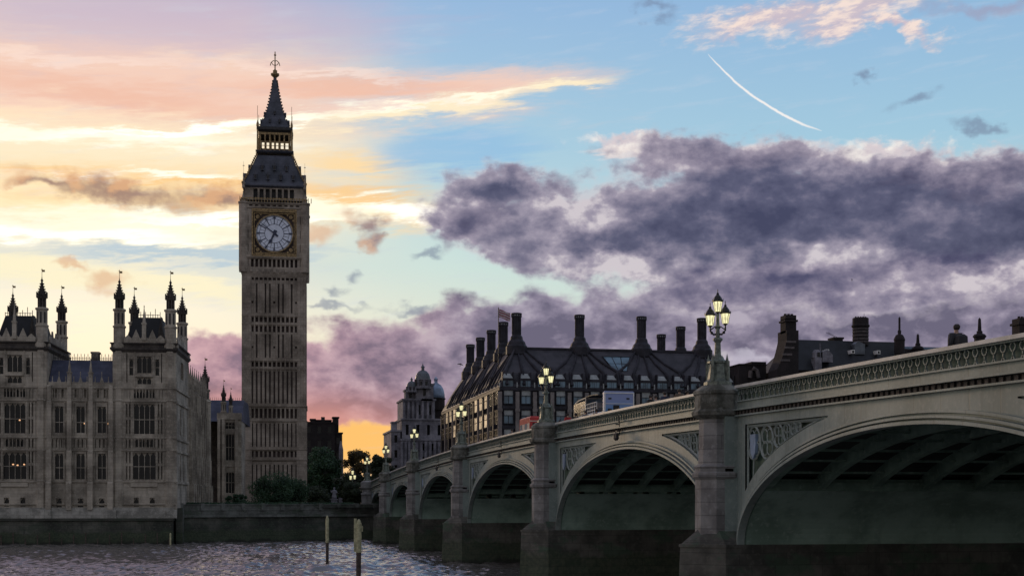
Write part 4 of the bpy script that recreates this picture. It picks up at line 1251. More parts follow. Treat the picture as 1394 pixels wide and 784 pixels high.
    for j in range(n_):
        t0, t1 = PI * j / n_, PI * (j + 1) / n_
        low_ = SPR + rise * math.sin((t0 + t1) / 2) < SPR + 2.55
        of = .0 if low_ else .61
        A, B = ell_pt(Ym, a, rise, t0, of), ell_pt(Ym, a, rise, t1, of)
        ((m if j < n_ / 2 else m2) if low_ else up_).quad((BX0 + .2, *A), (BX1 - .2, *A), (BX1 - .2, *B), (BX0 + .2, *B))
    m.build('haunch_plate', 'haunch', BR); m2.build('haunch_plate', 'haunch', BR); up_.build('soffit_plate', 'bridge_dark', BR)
    m = bmesh_()
    for sn in (.56, .66, .76, .84, .91, .96):
        for t in (math.asin(sn), PI - math.asin(sn)):
            y, z = ell_pt(Ym, a, rise, t, .2); m.box(BX0 + .2, BX1 - .2, y - .06, y + .06, z - .05, z + .05)
    for t in (math.asin(.535), PI - math.asin(.535)):
        y, z = ell_pt(Ym, a, rise, t, .0); m.box(BX0 + .2, BX1 - .2, y - .1, y + .1, z - .02, z + .5)
    m.build('cross_brace', 'bridge_under', BR)
# --- deck, footways
nY = 60
Ys = list(np.linspace(piersY[-1] - 2, piersY[0] + 30, nY))
def sheet(x0, x1, dz_, th, name, mat, Y0=None):
    m = bmesh_(); L = []
    for Y in Ys: L.append([(x0, Y, ztop(Y) - dz_ - th), (x1, Y, ztop(Y) - dz_ - th), (x1, Y, ztop(Y) - dz_), (x0, Y, ztop(Y) - dz_)])
    m.loft(L); return m.build(name, mat, BR)
sheet(BX0 + .45, BX1 - .45, 1.12, .25, 'roadway', 'asphalt')
sheet(BX0 + .35, BX0 + 4.0, .97, .14, 'footway', 'paving'); sheet(BX1 - 4.0, BX1 - .35, .97, .14, 'footway', 'paving')
m = bmesh_()
for j in range(0, nY - 1):
    Y = Ys[j]
    for s in (0.1, .6): 
        yy = Y + (Ys[1] - Ys[0]) * s; m.quad((35.75, yy, ztop(yy) - 1.112), (35.9, yy, ztop(yy) - 1.112), (35.9, yy + 1.2, ztop(yy + 1.2) - 1.112), (35.75, yy + 1.2, ztop(yy + 1.2) - 1.112))
m.build('lane_marking', 'white_paint', BR)
# --- parapets, one length between each two piers
def parapet(Y0, Y1, X, sgn, fine=True):
    L = Y1 - Y0; n = max(8, int(L / 1.6)); yy = list(np.linspace(Y0, Y1, n + 1))
    root = None
    def strip(xa, xb, d0, d1, name, mat, par):
        m = bmesh_(); m.loft([[(xa, y, ztop(y) - d1), (xb, y, ztop(y) - d1), (xb, y, ztop(y) - d0), (xa, y, ztop(y) - d0)] for y in yy]); return m.build(name, mat, par)
    o = sgn
    root = strip(X - o * .02, X + o * .30, .72, 1.10, 'parapet', 'bridge', BR)
    strip(X - o * .16, X + o * .36, 0, .13, 'top_rail', 'rail_top', root)
    strip(X - o * .06, X + o * .30, .13, .19, 'under_rail', 'bridge', root)
    strip(X - o * .12, X + o * .1, .72, .78, 'plinth_moulding', 'bridge', root)
    strip(X - o * .02, X + o * .2, 1.10, 1.44, 'cornice_bed', 'bridge_cornice', root)
    strip(X - o * .24, X + o * .1, 1.10, 1.17, 'cornice_lip', 'bridge', root)
    strip(X - o * .16, X + o * .1, 1.37, 1.44, 'cornice_lip', 'bridge', root)
    m = bmesh_(); nd = int(L / .42)
    for i in range(nd):
        y = Y0 + L * (i + .5) / nd; z = ztop(y) - 1.36; a_, b_ = sorted((X - o * .10, X - o * .021)); m.box(a_, b_, y - .11, y + .11, z, z + .16)
    m.build('cornice_block', 'bridge_cornice', root)
    # pierced panel: slim Y-shaped mullions branching into pointed heads
    m = bmesh_(); per = .54; nu = max(1, round(L / per)); per = L / nu
    H = .53
    def bar(p, q, w, t_=.07):
        (y_a, z_a), (y_b, z_b) = p, q
        d = math.hypot(y_b - y_a, z_b - z_a); ny, nz = -(z_b - z_a) / d * w, (y_b - y_a) / d * w
        xa, xb = sorted((X + o * .06, X + o * (.06 + t_)))
        P = [(y_a + ny, z_a + nz), (y_b + ny, z_b + nz), (y_b - ny, z_b - nz), (y_a - ny, z_a - nz)]
        m.quad(*[(xa if o > 0 else xb, y, z) for y, z in P])
        for i_ in range(4):
            p_, q_ = P[i_], P[(i_ + 1) % 4]
            if i_ in (0, 2): m.quad((xa, *p_), (xb, *p_), (xb, *q_), (xa, *q_))
    for i in range(nu + 1):
        y = Y0 + i * per; zb_ = ztop(y) - .72
        if fine:
            bar((y - .11, zb_), (y, zb_ + .13), .022); bar((y + .11, zb_), (y, zb_ + .13), .022)
            bar((y, zb_ + .10), (y, zb_ + .27), .026)
            pts = [(0, .25), (.10, .31), (.15, .39), (.14, .46), (.06, .53)]
            for s in (-1, 1):
                for a_, b_ in zip(pts[:-1], pts[1:]): bar((y + s * a_[0], zb_ + a_[1]), (y + s * b_[0], zb_ + b_[1]), .022)
        else:
            bar((y, zb_), (y, zb_ + .3), .03)
            for s in (-1, 1): bar((y, zb_ + .28), (y + s * .16, zb_ + .53), .025)
    m.build('pierced_panel', 'bridge', root)
    xs_ = X + o * .22
    m = bmesh_(); m.loft([[(xs_, y, ztop(y) - .72), (xs_ + .02, y, ztop(y) - .72), (xs_ + .02, y, ztop(y) - .13), (xs_, y, ztop(y) - .13)] for y in yy]); m.build('panel_backing', 'bridge_green', root)
for k in range(7):
    parapet(piersY[k + 1] + 1.02, piersY[k] - 1.02, BX0, 1, k > 1)
    parapet(piersY[k + 1] + 1.02, piersY[k] - 1.02, BX1, -1, False)
# --- piers
PXC = 22.3
for k in range(1, 7):
    Yp = piersY[k]; zt_ = ztop(Yp)
    root = None
    for X, sg, long_ in ((PXC, 1, True), (BX1 + .6, -1, False)):
        m = bmesh_(); oct_ = lambda r, z: (r / math.cos(PI / 8), z)
        m.lathe(X, Yp, [oct_(.98, 4.5), oct_(.98, 7.25), oct_(1.12, 7.38), oct_(1.12, 7.55), oct_(1.0, 7.62), oct_(1.0, 7.75), oct_(1.06, 7.85), oct_(.84, 8.0), oct_(.80, zt_ - 1.5)], 8)
        sh_ = m.build('pier_shaft', 'granite', BR)
        m = bmesh_(); m.lathe(X, Yp, [oct_(.80, zt_ - 1.55), oct_(1.12, zt_ - 1.36), oct_(1.14, zt_ - 1.2), oct_(1.0, zt_ - 1.08), oct_(1.0, zt_ - .42), oct_(1.06, zt_ - .36), oct_(1.06, zt_ - .22), oct_(.72, zt_ + .05), oct_(.5, zt_ + .06)], 8)
        m.build('pier_cap', masonry('mossy_granite', (.20, .20, .175), (.06, .06, .048), (.28, .28, .25), 0, blotch=1.3) if 'cap' not in M else M['cap'], sh_)
        M['cap'] = bpy.data.materials['mossy_granite']
        m = bmesh_(); xa, xb = sorted((X, X + sg * 1.3)); m.box(xa, xb, Yp - 1.0, Yp + 1.0, 4.2, zt_ - 1.1); m.build('pier_back', 'bridge', sh_)
    m = bmesh_()
    def plan(e, n): return [(20.5 - n, Yp), (22.1, Yp - 1.6 - e), (BX1 - .4, Yp - 1.6 - e), (BX1 + 1.9 + n, Yp), (BX1 - .4, Yp + 1.6 + e), (22.1, Yp + 1.6 + e)]
    m.loft([[(x, y, -3.5) for x, y in plan(.25, .35)], [(x, y, 4.1) for x, y in plan(.02, .05)]])
    m.build('pier_base', 'granite_wet', BR)
    m = bmesh_()
    inner = [(21.35, Yp), (22.0, Yp - .9), (BX1, Yp - .9), (BX1 + 1.2, Yp), (BX1, Yp + .9), (22.0, Yp + .9)]
    m.loft([[(x, y, 4.1) for x, y in plan(.05, .12)], [(x, y, 4.24) for x, y in plan(.05, .12)], [(x, y, 4.24) for x, y in plan(0, 0)], [(x, y, 4.95) for x, y in inner]])
    m.build('cutwater_cap', 'granite_wet', BR)
# far abutment
Ya = piersY[0]
m = bmesh_(); m.rects([(BX0 - .3, BX1 + .3, Ya - 1.0, Ya + 29, -3.5), (BX0 - .1, BX1 + .1, Ya - .8, Ya + 29, 4.2), (BX0 - .1, BX1 + .1, Ya - .8, Ya + 29, ztop(Ya) - 1.45)]); m.build('abutment', 'granite', BR)
m = bmesh_(); m.rects([(BX0 - .2, BX1 + .2, piersY[7] - 6, piersY[7] + 1.2, -3.5), (BX0 - .2, BX1 + .2, piersY[7] - 6, piersY[7] + 1.2, ztop(piersY[7]) - 1.5)]); m.build('abutment', 'granite', BR)
m = bmesh_(); m.lathe(PXC + .2, Ya, [(1.3, -3), (1.2, 7.6), (1.35, 7.8), (1.1, 8.1), (1.05, ztop(Ya) - 1.4), (1.35, ztop(Ya) - 1.1), (1.35, ztop(Ya) - .1), (.9, ztop(Ya) + .15)], 8); m.build('abutment_pier', 'granite', BR)
parapet(Ya + 1.3, Ya + 28, BX0, 1, False); parapet(Ya + 1.3, Ya + 28, BX1, -1, False)
# navigation lights under the crowns
for k in (2, 3, 4):
    Yn, Yf, Ym, a, rise = span_geo(k)
    m = MB()
    m.tube([(0, 0, 1.0), (0, 0, -.35)], .04, 5); m.box(-.35, -.02, -.03, .03, .45, .53); m.box(-.3, .0, -.22, .22, -.05, .02)
    for s in (-1, 1):
        m.tube([(-.25, s * .2, 0), (-.28, s * .22, -.2)], .03, 4); m.lathe(-.28, s * .22, [(.05, -.15), (.17, -.25), (.15, -.5), (.2, -.55), (.06, -.72)], 8)
        m.tube([(-.04, s * .2, .7), (-.04, s * .2, 1.05), (-.04, 0, 1.2)], .03, 4)
    o = m.build('navigation_light', 'iron_dark', BR); o.location = (-.22, Ym - 120, ztop(Ym) - 1.35); o.scale = (.7, .7, .8)

# ================================================================ lamp standards on the piers
def make_lamp(label):
    t = thing('street_lamp', label, 'street lamp', (0, 0, 0), 0, 'ornate three-lantern lamps along the bridge')
    m = MB(); m.lathe(0, 0, [(.62, 0), (.62, .16), (.50, .22), (.46, .3), (.40, .95), (.46, 1.0), (.46, 1.08), (.30, 1.16), (.24, 1.3)], 8)
    for k in range(4):
        m.T = Matrix.Rotation(k * PI / 2 + PI / 4, 4, 'Z')
        m.box(-.06, .06, -.56, -.36, .1, 1.08); m.lathe(0, -.46, [(.075, 1.05), (.07, 1.12), (.0, 1.42)], 4)
    m.T = Matrix.Identity(4)
    m.build('base', 'lamp_iron', t)
    m = MB(); m.lathe(0, 0, [(.20, 1.25), (.15, 1.4), (.13, 1.9), (.17, 1.98), (.22, 2.02), (.22, 2.1), (.10, 2.16), (.085, 2.55), (.14, 2.62), (.08, 2.7), (.07, 3.2)], 10)
    m.build('pole', 'lamp_iron', t)
    m = MB(); ar = (.30, -.16)
    for s in (-1, 1):
        m.tube([(0, 0, 2.3), (s * ar[0] * .55, s * ar[1] * .55, 2.28), (s * ar[0] * 1.0, s * ar[1], 2.45), (s * ar[0], s * ar[1], 2.66)], [.05, .05, .045, .035], 6)
        m.tube([(s * ar[0] * .9, s * ar[1] * .9, 2.5), (s * ar[0] * .4, s * ar[1] * .4, 2.62), (s * .05, 0, 2.5)], .03, 5)
        m.sphere((s * ar[0] * .8, s * ar[1] * .8, 2.36), .07, 5)
    m.build('scroll_bracket', 'lamp_black', t)
    def lantern(x, y, z):
        m = MB(); m.lathe(0, 0, [(.09, -.02), (.13, .0), (.205, .42)], 8); g_ = m.build('lantern', 'lamp_glass', t); g_.location = (x, y, z)
        m = MB(); m.lathe(0, 0, [(.03, -.1), (.11, -.04), (.11, .0)], 8)
        m.lathe(0, 0, [(.215, .42), (.255, .44), (.255, .49), (.20, .53), (.17, .62), (.09, .72), (.05, .76), (.07, .8), (.02, .84), (.015, .98), (.0, 1.0)], 8)
        for k in range(8):
            a_ = k * PI / 4 + PI / 8; c_, s_ = math.cos(a_), math.sin(a_)
            m.tube([(.135 * c_, .135 * s_, 0), (.21 * c_, .21 * s_, .42)], .012, 4)
            m.lathe(.24 * c_, .24 * s_, [(.022, .48), (.0, .58)], 4)
        m.build('lantern_cap', 'lamp_black', g_)
        return g_
    lantern(-ar[0], -ar[1], 2.70); lantern(ar[0], ar[1], 2.76); lantern(0, 0, 3.30)
    return t
lamp0 = make_lamp('ornate three-lantern bridge lamp on the granite pier nearest the viewer in frame')
lamp0.location = (PXC, piersY[5], ztop(piersY[5]) + .05); lamp0.scale = (1.05, 1.05, 1.06)
labs = {4: 'lit three-lantern lamp on the second granite pier, beside the red bus', 3: 'lit three-lantern lamp on the third pier, in front of the office windows',
        2: 'lit three-lantern lamp on the fourth pier, before the domed pale building', 1: 'three-lantern lamp on the fifth pier, against the dark trees',
        0: 'small three-lantern lamp on the far end pier where the bridge meets the bank'}
for k in (4, 3, 2, 1, 0): dup(lamp0, (PXC, piersY[k], ztop(piersY[k]) + .05 + (.1 if k == 0 else 0)), label=labs[k])
l_ = dup(lamp0, (Xat(480, 262), 262, 6.4), label='lit lamp standing on the bank left of the bridge end'); l_.scale = (1.2, 1.2, 1.6)
# ================================================================ bronze-roofed office block behind the bridge
OX0, OX1, OY0, OY1 = 52.3, 102.8, 276.0, 357.0
OF = thing('office_building', 'wide office block behind the bridge with dark bronze roof and tall drum chimneys', 'office building', (OX0, OY0, 0))
OO = Matrix.Translation((-OX0, -OY0, 0))
def ob(): return MB(OO.copy())
EZ = 29.2
def zo(py, Y=276, X=56): return Zat(py, X, Y)
m = ob(); m.box(OX0 + .5, OX1 - .5, OY0 + .5, OY1, 5.4, EZ); m.build('wall', 'bronze', OF)
rowsz = [(zo(549), zo(531)), (zo(576), zo(557)), (zo(602), zo(583)), (zo(628), zo(609))]
nc = 14; pitch = (OX1 - OX0) / nc
# each window: dark frame bay, pale blind above, glass below
def make_win(w, h):
    g_ = MB().quad((-w / 2, 0, 0), (w / 2, 0, 0), (w / 2, 0, h * .58), (-w / 2, 0, h * .58)).build('window', 'glass_blue', OF)
    MB().quad((-w / 2, 0.0, h * .61), (w / 2, 0.0, h * .61), (w / 2, 0.0, h), (-w / 2, 0.0, h)).build('blind', 'blind', g_)
    m = MB(); m.box(-w / 2 - .12, -w / 2, -.22, .1, -.1, h + .1); m.box(w / 2, w / 2 + .12, -.22, .1, -.1, h + .1); m.box(-w / 2, w / 2, -.2, .1, h * .58, h * .61); m.box(-w / 2, w / 2, -.22, .1, h, h + .12); m.box(-w / 2, w / 2, -.28, .1, -.12, 0)
    m.box(-.035, .035, -.12, .02, 0, h * .58)
    m.build('window_frame', 'bronze', g_)
    return g_
W0 = make_win(1.85, rowsz[0][1] - rowsz[0][0]); first_ = True
for i in range(nc):
    x = OX0 + pitch * (i + .5)
    for j, (za, zb) in enumerate(rowsz):
        if j == 3 and i > 3: continue
        if i == nc - 1 and j > 1: continue
        p = (x - OX0, .38, za)
        if first_: W0.location = p; first_ = False
        else: place(W0, p)
for i in range(nc + 1):
    x = OX0 + pitch * i
    m = ob(); m.box(x - .38, x + .38, OY0 - .05, OY0 + .5, 5.4, zo(533)); m.box(x - .5, x + .5, OY0 - .2, OY0 - .05, zo(560), zo(556)); m.build('pilaster', 'office_stone', OF)
m = ob()
for j, (za, zb) in enumerate(rowsz): m.box(OX0, OX1, OY0 + .2, OY0 + .49, za - 1.1, za - .5)
m.build('spandrel_beam', 'bronze', OF)
# ventilation band, upper window row and dormers at the foot of the roof
zd0, zd1, zd2, zd3 = zo(530), zo(526), zo(518), zo(507)
m = ob(); m.box(OX0 - .1, OX1 + .1, OY0 + .1, OY1, zo(531), zo(527)); m.box(OX0 + .6, OX1 - .6, OY0 + 1.0, OY1 - 1, zo(527), zo(516)); m.build('eaves', 'bronze', OF)
D0 = None
for i in range(nc):
    x = OX0 + pitch * (i + .5) - OX0
    if D0 is None:
        D0 = MB().box(-1.05, 1.05, 0, 1.2, 0, 1.25).build('dormer', 'glass_blue', OF)
        m = MB(); m.box(-1.2, -1.05, -.15, 1.2, -.1, 3.0); m.box(1.05, 1.2, -.15, 1.2, -.1, 3.0); m.box(-1.05, 1.05, -.1, 1.2, 1.25, 1.75); m.box(-1.05, 1.05, -.1, .3, -.15, 0); m.box(-.03, .03, -.05, .05, 0, 1.25); m.box(-.38, -.34, -.05, .05, 0, 1.25); m.box(.34, .38, -.05, .05, 0, 1.25)
        m.build('dormer_frame', 'bronze', D0)
        m = MB(); m.loft([[(-1.05, .05, 1.75), (1.05, .05, 1.75), (1.05, 2, 1.75), (-1.05, 2, 1.75)], [(-.6, .9, 2.75), (.6, .9, 2.75), (.6, 2, 2.75), (-.6, 2, 2.75)]]); m.build('dormer_light', 'blind', D0)
        D0.location = (x, .75, zo(526))
    else: place(D0, (x, .75, zo(526)))
m = ob()
for i in range(nc + 1):
    x = OX0 + pitch * i; m.box(x - .1, x + .1, OY0 + .35, OY0 + .5, zo(529), zo(520))
m.build('vent_fin', 'blind', OF)
# roof
RX0, RX1, RY0, RY1, RZ = 57.0, 98.2, 284.0, 352.0, zo(475, 284, 60)
def roofpt(u, v):      # front slope, u along, v up
    return None
m = ob(); zE = zo(526)
m.loft([[(OX0, OY0 + .7, zE), (OX1, OY0 + .7, zE), (OX1, OY1, zE), (OX0, OY1, zE)],
        [(OX0 + 1.5, OY0 + 2.3, zE + 3.1), (OX1 - 1.5, OY0 + 2.3, zE + 3.1), (OX1 - 1.5, OY1 - 2, zE + 3.1), (OX0 + 1.5, OY1 - 2, zE + 3.1)],
        [(RX0, RY0, RZ), (RX1, RY0, RZ), (RX1, RY1, RZ), (RX0, RY1, RZ)]])
m.build('roof', 'bronze_roof', OF)
m = ob(); m.box(RX0 - .3, RX1 + .3, RY0 - .3, RY0 + .6, RZ - .1, RZ + .35); m.box(RX0 - .3, RX0 + .6, RY0, RY1, RZ - .1, RZ + .35); m.build('ridge', 'bronze', OF)
def frontroof(x, f):   # on the upper front slope
    y = OY0 + 2.3 + (RY0 - OY0 - 2.3) * f; z = zE + 3.1 + (RZ - zE - 3.1) * f; return (x, y - .12, z + .1)
chx = [57.4, 70.9, 84.4, 97.8]
for c in chx:
    for k in (-2, -1, 0, 1, 2):
        xb = c + k * pitch * .98
        if xb < OX0 + 1 or xb > OX1 - 1: continue
        m = ob(); m.tube([frontroof(c + k * .75, .98), frontroof(c + (xb - c) * .55, .45), frontroof(xb, 0), (xb, OY0 + .55, zE + .4)], [.18, .26, .34, .36], 6); m.build('roof_rib', 'bronze', OF)
# sloping skylight between two stacks
m = ob(); m.add([frontroof(75.3, .72), frontroof(81.2, .72), frontroof(79.6, .12), frontroof(76.9, .12)], [(0, 1, 2, 3)]); sk = m.build('skylight', 'glass_blue', OF)
m = ob()
for f_ in (0, .33, .66, 1): m.tube([frontroof(75.3 + 5.9 * f_, .72), frontroof(76.9 + 2.7 * f_, .12)], .09, 4)
m.tube([frontroof(75.2, .72), frontroof(81.3, .72)], .14, 4); m.tube([frontroof(76.0, .42), frontroof(80.5, .42)], .06, 4); m.build('skylight_frame', 'bronze', sk)
# left side (street front): bays receding, some windows lit
ns = 13; sp_ = (OY1 - OY0 - 1) / ns
W1 = None
litset = {(0, 2), (0, 3), (0, 4), (1, 3), (1, 4), (0, 7), (0, 9), (0, 10), (1, 9), (0, 11), (1, 2)}
for i in range(ns):
    y = .8 + sp_ * (i + .5)
    for j, (za, zb) in enumerate(rowsz[:3] if i < 7 else rowsz[:2]):
        key = 'warm_win' if (j, i) in litset else 'glass_dark'
        w_, h_ = 3.0, zb - za
        if ('W', key) not in M:
            g_ = MB().quad((0, -w_ / 2, 0), (0, -w_ / 2, h_), (0, w_ / 2, h_), (0, w_ / 2, 0)).build('window', key, OF)
            mm = MB()
            for q in (-w_ / 2, -.5, .5, w_ / 2): mm.box(-.07, .05, q - .06, q + .06, 0, h_)
            mm.box(-.06, .05, -w_ / 2, w_ / 2, h_ * .55, h_ * .62); mm.box(-.1, .05, -w_ / 2 - .1, w_ / 2 + .1, h_, h_ + .15); mm.build('window_frame', 'bronze', g_)
            M[('W', key)] = g_; g_.location = (-.02, y, za)
        else: place(M[('W', key)], (-.02, y, za))
for i in range(ns + 1):
    y = OY0 + .8 + sp_ * i; m = ob(); m.box(OX0 - .18, OX0 + .5, y - .45, y + .45, 5.4, zo(533)); m.build('pilaster', 'office_stone' if i % 2 == 0 else 'bronze', OF)
# ribs and light shafts on the left slope
for i in range(5):
    yc = 284 + i * 14.5
    for k in (-1.6, -.55, .55, 1.6):
        yb = yc + k * 3.6; m = ob()
        if yb < OY0 + 1 or yb > OY1 - 1: continue
        m.tube([(RX0 - .2, yc + k * .6, RZ), (OX0 + 1.4, yb, zE + 3.2), (OX0 + .1, yb, zE + .3)], [.18, .3, .34], 6); m.build('roof_rib', 'bronze' if k > 0 else 'bronze_roof', OF)
# drum chimneys
def chimney(sc=1):
    m = MB(); m.lathe(0, 0, [(2.5, -1.2), (2.5, .5), (2.2, .8), (2.0, 1.4), (1.5, 1.9), (1.4, 2.5), (1.1, 2.9)], 10)
    b_ = m.build('chimney', 'bronze', OF)
    m = MB(); m.lathe(0, 0, [(1.05, 2.9), (1.0, 6.6), (1.12, 6.75)], 12)
    for k in range(12):
        m.T = Matrix.Rotation(k * PI / 6, 4, 'Z'); m.box(-.1, .1, -1.1, -.9, 3, 6.7)
    m.build('chimney_shaft', 'bronze', b_)
    m = MB(); m.lathe(0, 0, [(1.0, 6.7), (1.0, 7.5)], 12); 
    for k in range(12):
        m.T = Matrix.Rotation(k * PI / 6 + .26, 4, 'Z'); m.box(-.14, .14, -1.22, -.95, 6.7, 7.35)
    m.T = Matrix.Identity(4); m.lathe(0, 0, [(1.22, 6.7), (1.22, 6.9)], 12); m.lathe(0, 0, [(1.25, 7.3), (1.25, 7.55), (1.0, 7.6)], 12)
    m.build('chimney_crown', 'bronze', b_)
    m = MB()
    for k in range(12):
        m.T = Matrix.Rotation(k * PI / 6 + .0, 4, 'Z'); m.box(-.13, .13, -1.06, -1.015, 6.95, 7.25)
    m.build('crown_vent', 'blind', b_)
    return b_
CH0 = chimney(); CH0.scale = (.9, .9, .98); CH0.location = (57.4 - OX0, 284.5 - OY0, RZ)
for c in chx[1:]: place(CH0, (c - OX0, 284.5 - OY0, RZ))
for i in range(1, 5): place(CH0, (57.4 - OX0, 284.5 + 14.5 * i - OY0, RZ))
for i in (1, 2): place(CH0, (97.8 - OX0, 284.5 + 14.5 * i - OY0, RZ))
place(CH0, (97.0 - OX0, 284.5 + 14.5 * 3 - OY0, RZ - 4.5))
# flag on the corner stack
t = thing('flagpole', 'tall flagpole with a small red and white striped flag above the office roof', 'flagpole', (53.5, 284, RZ - 4.4))
MB().tube([(0, 0, 0), (0, 0, 12.9)], .09, 6).build('pole', 'iron_dark', t)
mf, b, _o = new_mat('striped_flag_cloth')
st_ = S.op('FRACT', S.op('ADD', S(pos_vec(1, 1, 1).node.outputs[0]) * 0.0, 0.0)) if False else None
sepn = S.tree.nodes.new('ShaderNodeSeparateXYZ'); S.tree.links.new(pos_vec(1, 1, 1, 'obj'), sepn.inputs[0])
S.tree.links.new(cmix(S.op('GREATER_THAN', S.op('FRACT', (S(sepn.outputs[2]) + S(sepn.outputs[0]) * .35) * 1.9), .5), (.50, .46, .48), (.28, .05, .08)), b.inputs['Base Color'])
vs, fs = [], []
for i in range(9):
    for j in range(5):
        vs.append((.09 + i * .3, .18 * math.sin(i * 1.1), 12.5 - j * .42 - .10 * i + .1 * math.sin(i * .9)))
for i in range(8):
    for j in range(4): a_ = i * 5 + j; fs.append((a_, a_ + 1, a_ + 6, a_ + 5))
MB().add(vs, fs).build('flag', mf, t)

# ================================================================ pale domed government building
GX, GY = Xat(573, 400), 400.0
GB = thing('domed_building', 'pale stone baroque building with stepped towers, grey cupolas and a blue dome', 'government building', (GX, GY, 0))
gs = depth(GX, GY) / FPX
def gp(px): return (px - 573) * gs * 1.02
def gz(py): return CAMZ + (686 - py) * gs
def cupola(px, r, ybase, ytop, par, mat='lead_grey'):
    x = gp(px); r *= gs; zb, zt2 = gz(ybase), gz(ytop); H = zt2 - zb
    m = MB(); m.lathe(x, 0, [(r * 1.12, zb), (r * 1.12, zb + H * .08), (r, zb + H * .1), (r, zb + H * .3), (r * 1.15, zb + H * .33), (r * 1.15, zb + H * .36)], 12)
    for k in range(8):
        a_ = k * PI / 4; m.box(x + r * 1.05 * math.cos(a_) - .2, x + r * 1.05 * math.cos(a_) + .2, r * 1.05 * math.sin(a_) - .2, r * 1.05 * math.sin(a_) + .2, zb, zb + H * .33)
    o = m.build('drum', 'pale_stone', par)
    m = MB()
    for k in range(8):
        a_ = k * PI / 4 + PI / 8; m.lathe(x + r * .97 * math.cos(a_), r * .97 * math.sin(a_), [(r * .17, zb + H * .13), (r * .17, zb + H * .27)], 6)
    m.build('drum_window', 'iron_dark', o)
    m = MB(); m.lathe(x, 0, [(r * 1.05, zb + H * .36), (r, zb + H * .46), (r * .85, zb + H * .58), (r * .55, zb + H * .68), (r * .22, zb + H * .72), (r * .22, zb + H * .82), (r * .3, zb + H * .84), (r * .12, zb + H * .9), (.02, zt2)], 16)
    m.build('cupola', mat, o, smooth_=False)
    return o
if 'lead_grey' not in M: M['lead_grey'] = plain('grey_lead_dome', (.10, .115, .135), .5, .1, .3, .5)
def block(x0, x1, y0, y1, py0, py1, name='wall', fl=3.6, wins=True, mat='pale_stone', d=.3):
    X0, X1, z0, z1 = gp(x0), gp(x1), (5.4 if py0 > 650 else gz(py0)), gz(py1)
    holes = []
    if wins:
        n = max(1, int((X1 - X0) / 2.6)); k = max(1, int((z1 - z0) / fl))
        for i in range(n):
            for j in range(k):
                c = X0 + (X1 - X0) * (i + .5) / n; zz = z0 + (z1 - z0) * (j + .28) / k
                holes.append((c - .42, c + .42, zz, zz + (z1 - z0) / k * .5))
    w = MB(); w.wall(X0, X1, z0, z1, holes, .5, lambda u, z, dd: (u, y0 + dd, z)); w.box(X0, X1, y0 + .51, y1, z0, z1)
    w.quad((X0, y0, z1), (X1, y0, z1), (X1, y0 + .6, z1), (X0, y0 + .6, z1))
    e = d; w.box(X0 - e, X1 + e, y0 - e, y1 + e, z1, z1 + .5)
    if z1 - z0 > 8: w.box(X0 - e * .6, X1 + e * .6, y0 - e * .6, y1, z0 + (z1 - z0) * .5, z0 + (z1 - z0) * .5 + .4)
    o = w.build(name, mat, GB)
    # windows as glass panels, one for each opening
    for h in holes:
        key = 'GW%.2f' % (h[3] - h[2])
        if key not in M: M[key] = MB().quad((-.42, 0, 0), (.42, 0, 0), (.42, 0, h[3] - h[2]), (-.42, 0, h[3] - h[2])).build('window', 'glass_dark', o); M[key].location = ((h[0] + h[1]) / 2, y0 + .45, h[2])
        else: place(M[key], ((h[0] + h[1]) / 2, y0 + .45, h[2]), parent=o)
    # columns standing between
    return o
block(533, 545, -1, 20, 690, 588); block(545, 606, -2, 30, 690, 600); block(547, 604, -1, 22, 600, 572, fl=4)
block(549, 592, 0, 14, 572, 545, fl=4.5); block(553, 566, 1, 5, 545, 532, fl=3); block(566, 590, 0, 10, 545, 524, fl=5)
m = MB()
for px_ in (546.5, 551, 556, 561, 566, 572, 578, 584, 590, 596, 602): m.box(gp(px_) - .35, gp(px_) + .35, -2.6, -1.9, gz(640), gz(601))
for px_ in (550, 556, 562, 568, 575, 582, 589): m.lathe(gp(px_), -.6, [(.42, gz(571)), (.36, gz(548)), (.55, gz(546))], 8)
m.build('column', 'pale_stone', GB)
m = MB(); m.box(gp(534), gp(541), 0, 3, gz(588), gz(575)); m.box(gp(533.5), gp(541.5), -.2, 3.2, gz(576), gz(574)); m.build('chimney', 'pale_stone', GB)
m = MB(); m.add([(gp(572), -.3, gz(545)), (gp(590), -.3, gz(545)), (gp(581), -.3, gz(536)), (gp(572), 1, gz(545)), (gp(590), 1, gz(545)), (gp(581), 1, gz(536))], [(0, 1, 2), (5, 4, 3), (0, 2, 5, 3), (1, 4, 5, 2)]); m.build('pediment', 'pale_stone', GB)
cupola(575.5, 10, 529, 494, GB); cupola(560.5, 6.5, 534, 513, GB)
x = gp(597); r = 12.5 * gs
m = MB(); m.lathe(x, 6, [(r, gz(556)), (r, gz(541)), (r * 1.08, gz(541)), (r * 1.08, gz(539.5))], 16); dr = m.build('drum', 'brick', GB)
m = MB(); m.lathe(x, 6, [(r * 1.0, gz(539.5)), (r * .98, gz(534)), (r * .85, gz(527)), (r * .6, gz(521.5)), (r * .25, gz(518.5)), (r * .2, gz(518)), (r * .2, gz(514)), (r * .28, gz(513.5)), (r * .1, gz(511)), (.02, gz(509))], 20); m.build('dome', 'lead_blue', dr, True)
m = MB(); m.box(gp(590), gp(612), 4, 14, gz(585), gz(556)); m.build('wall', 'brick', GB)

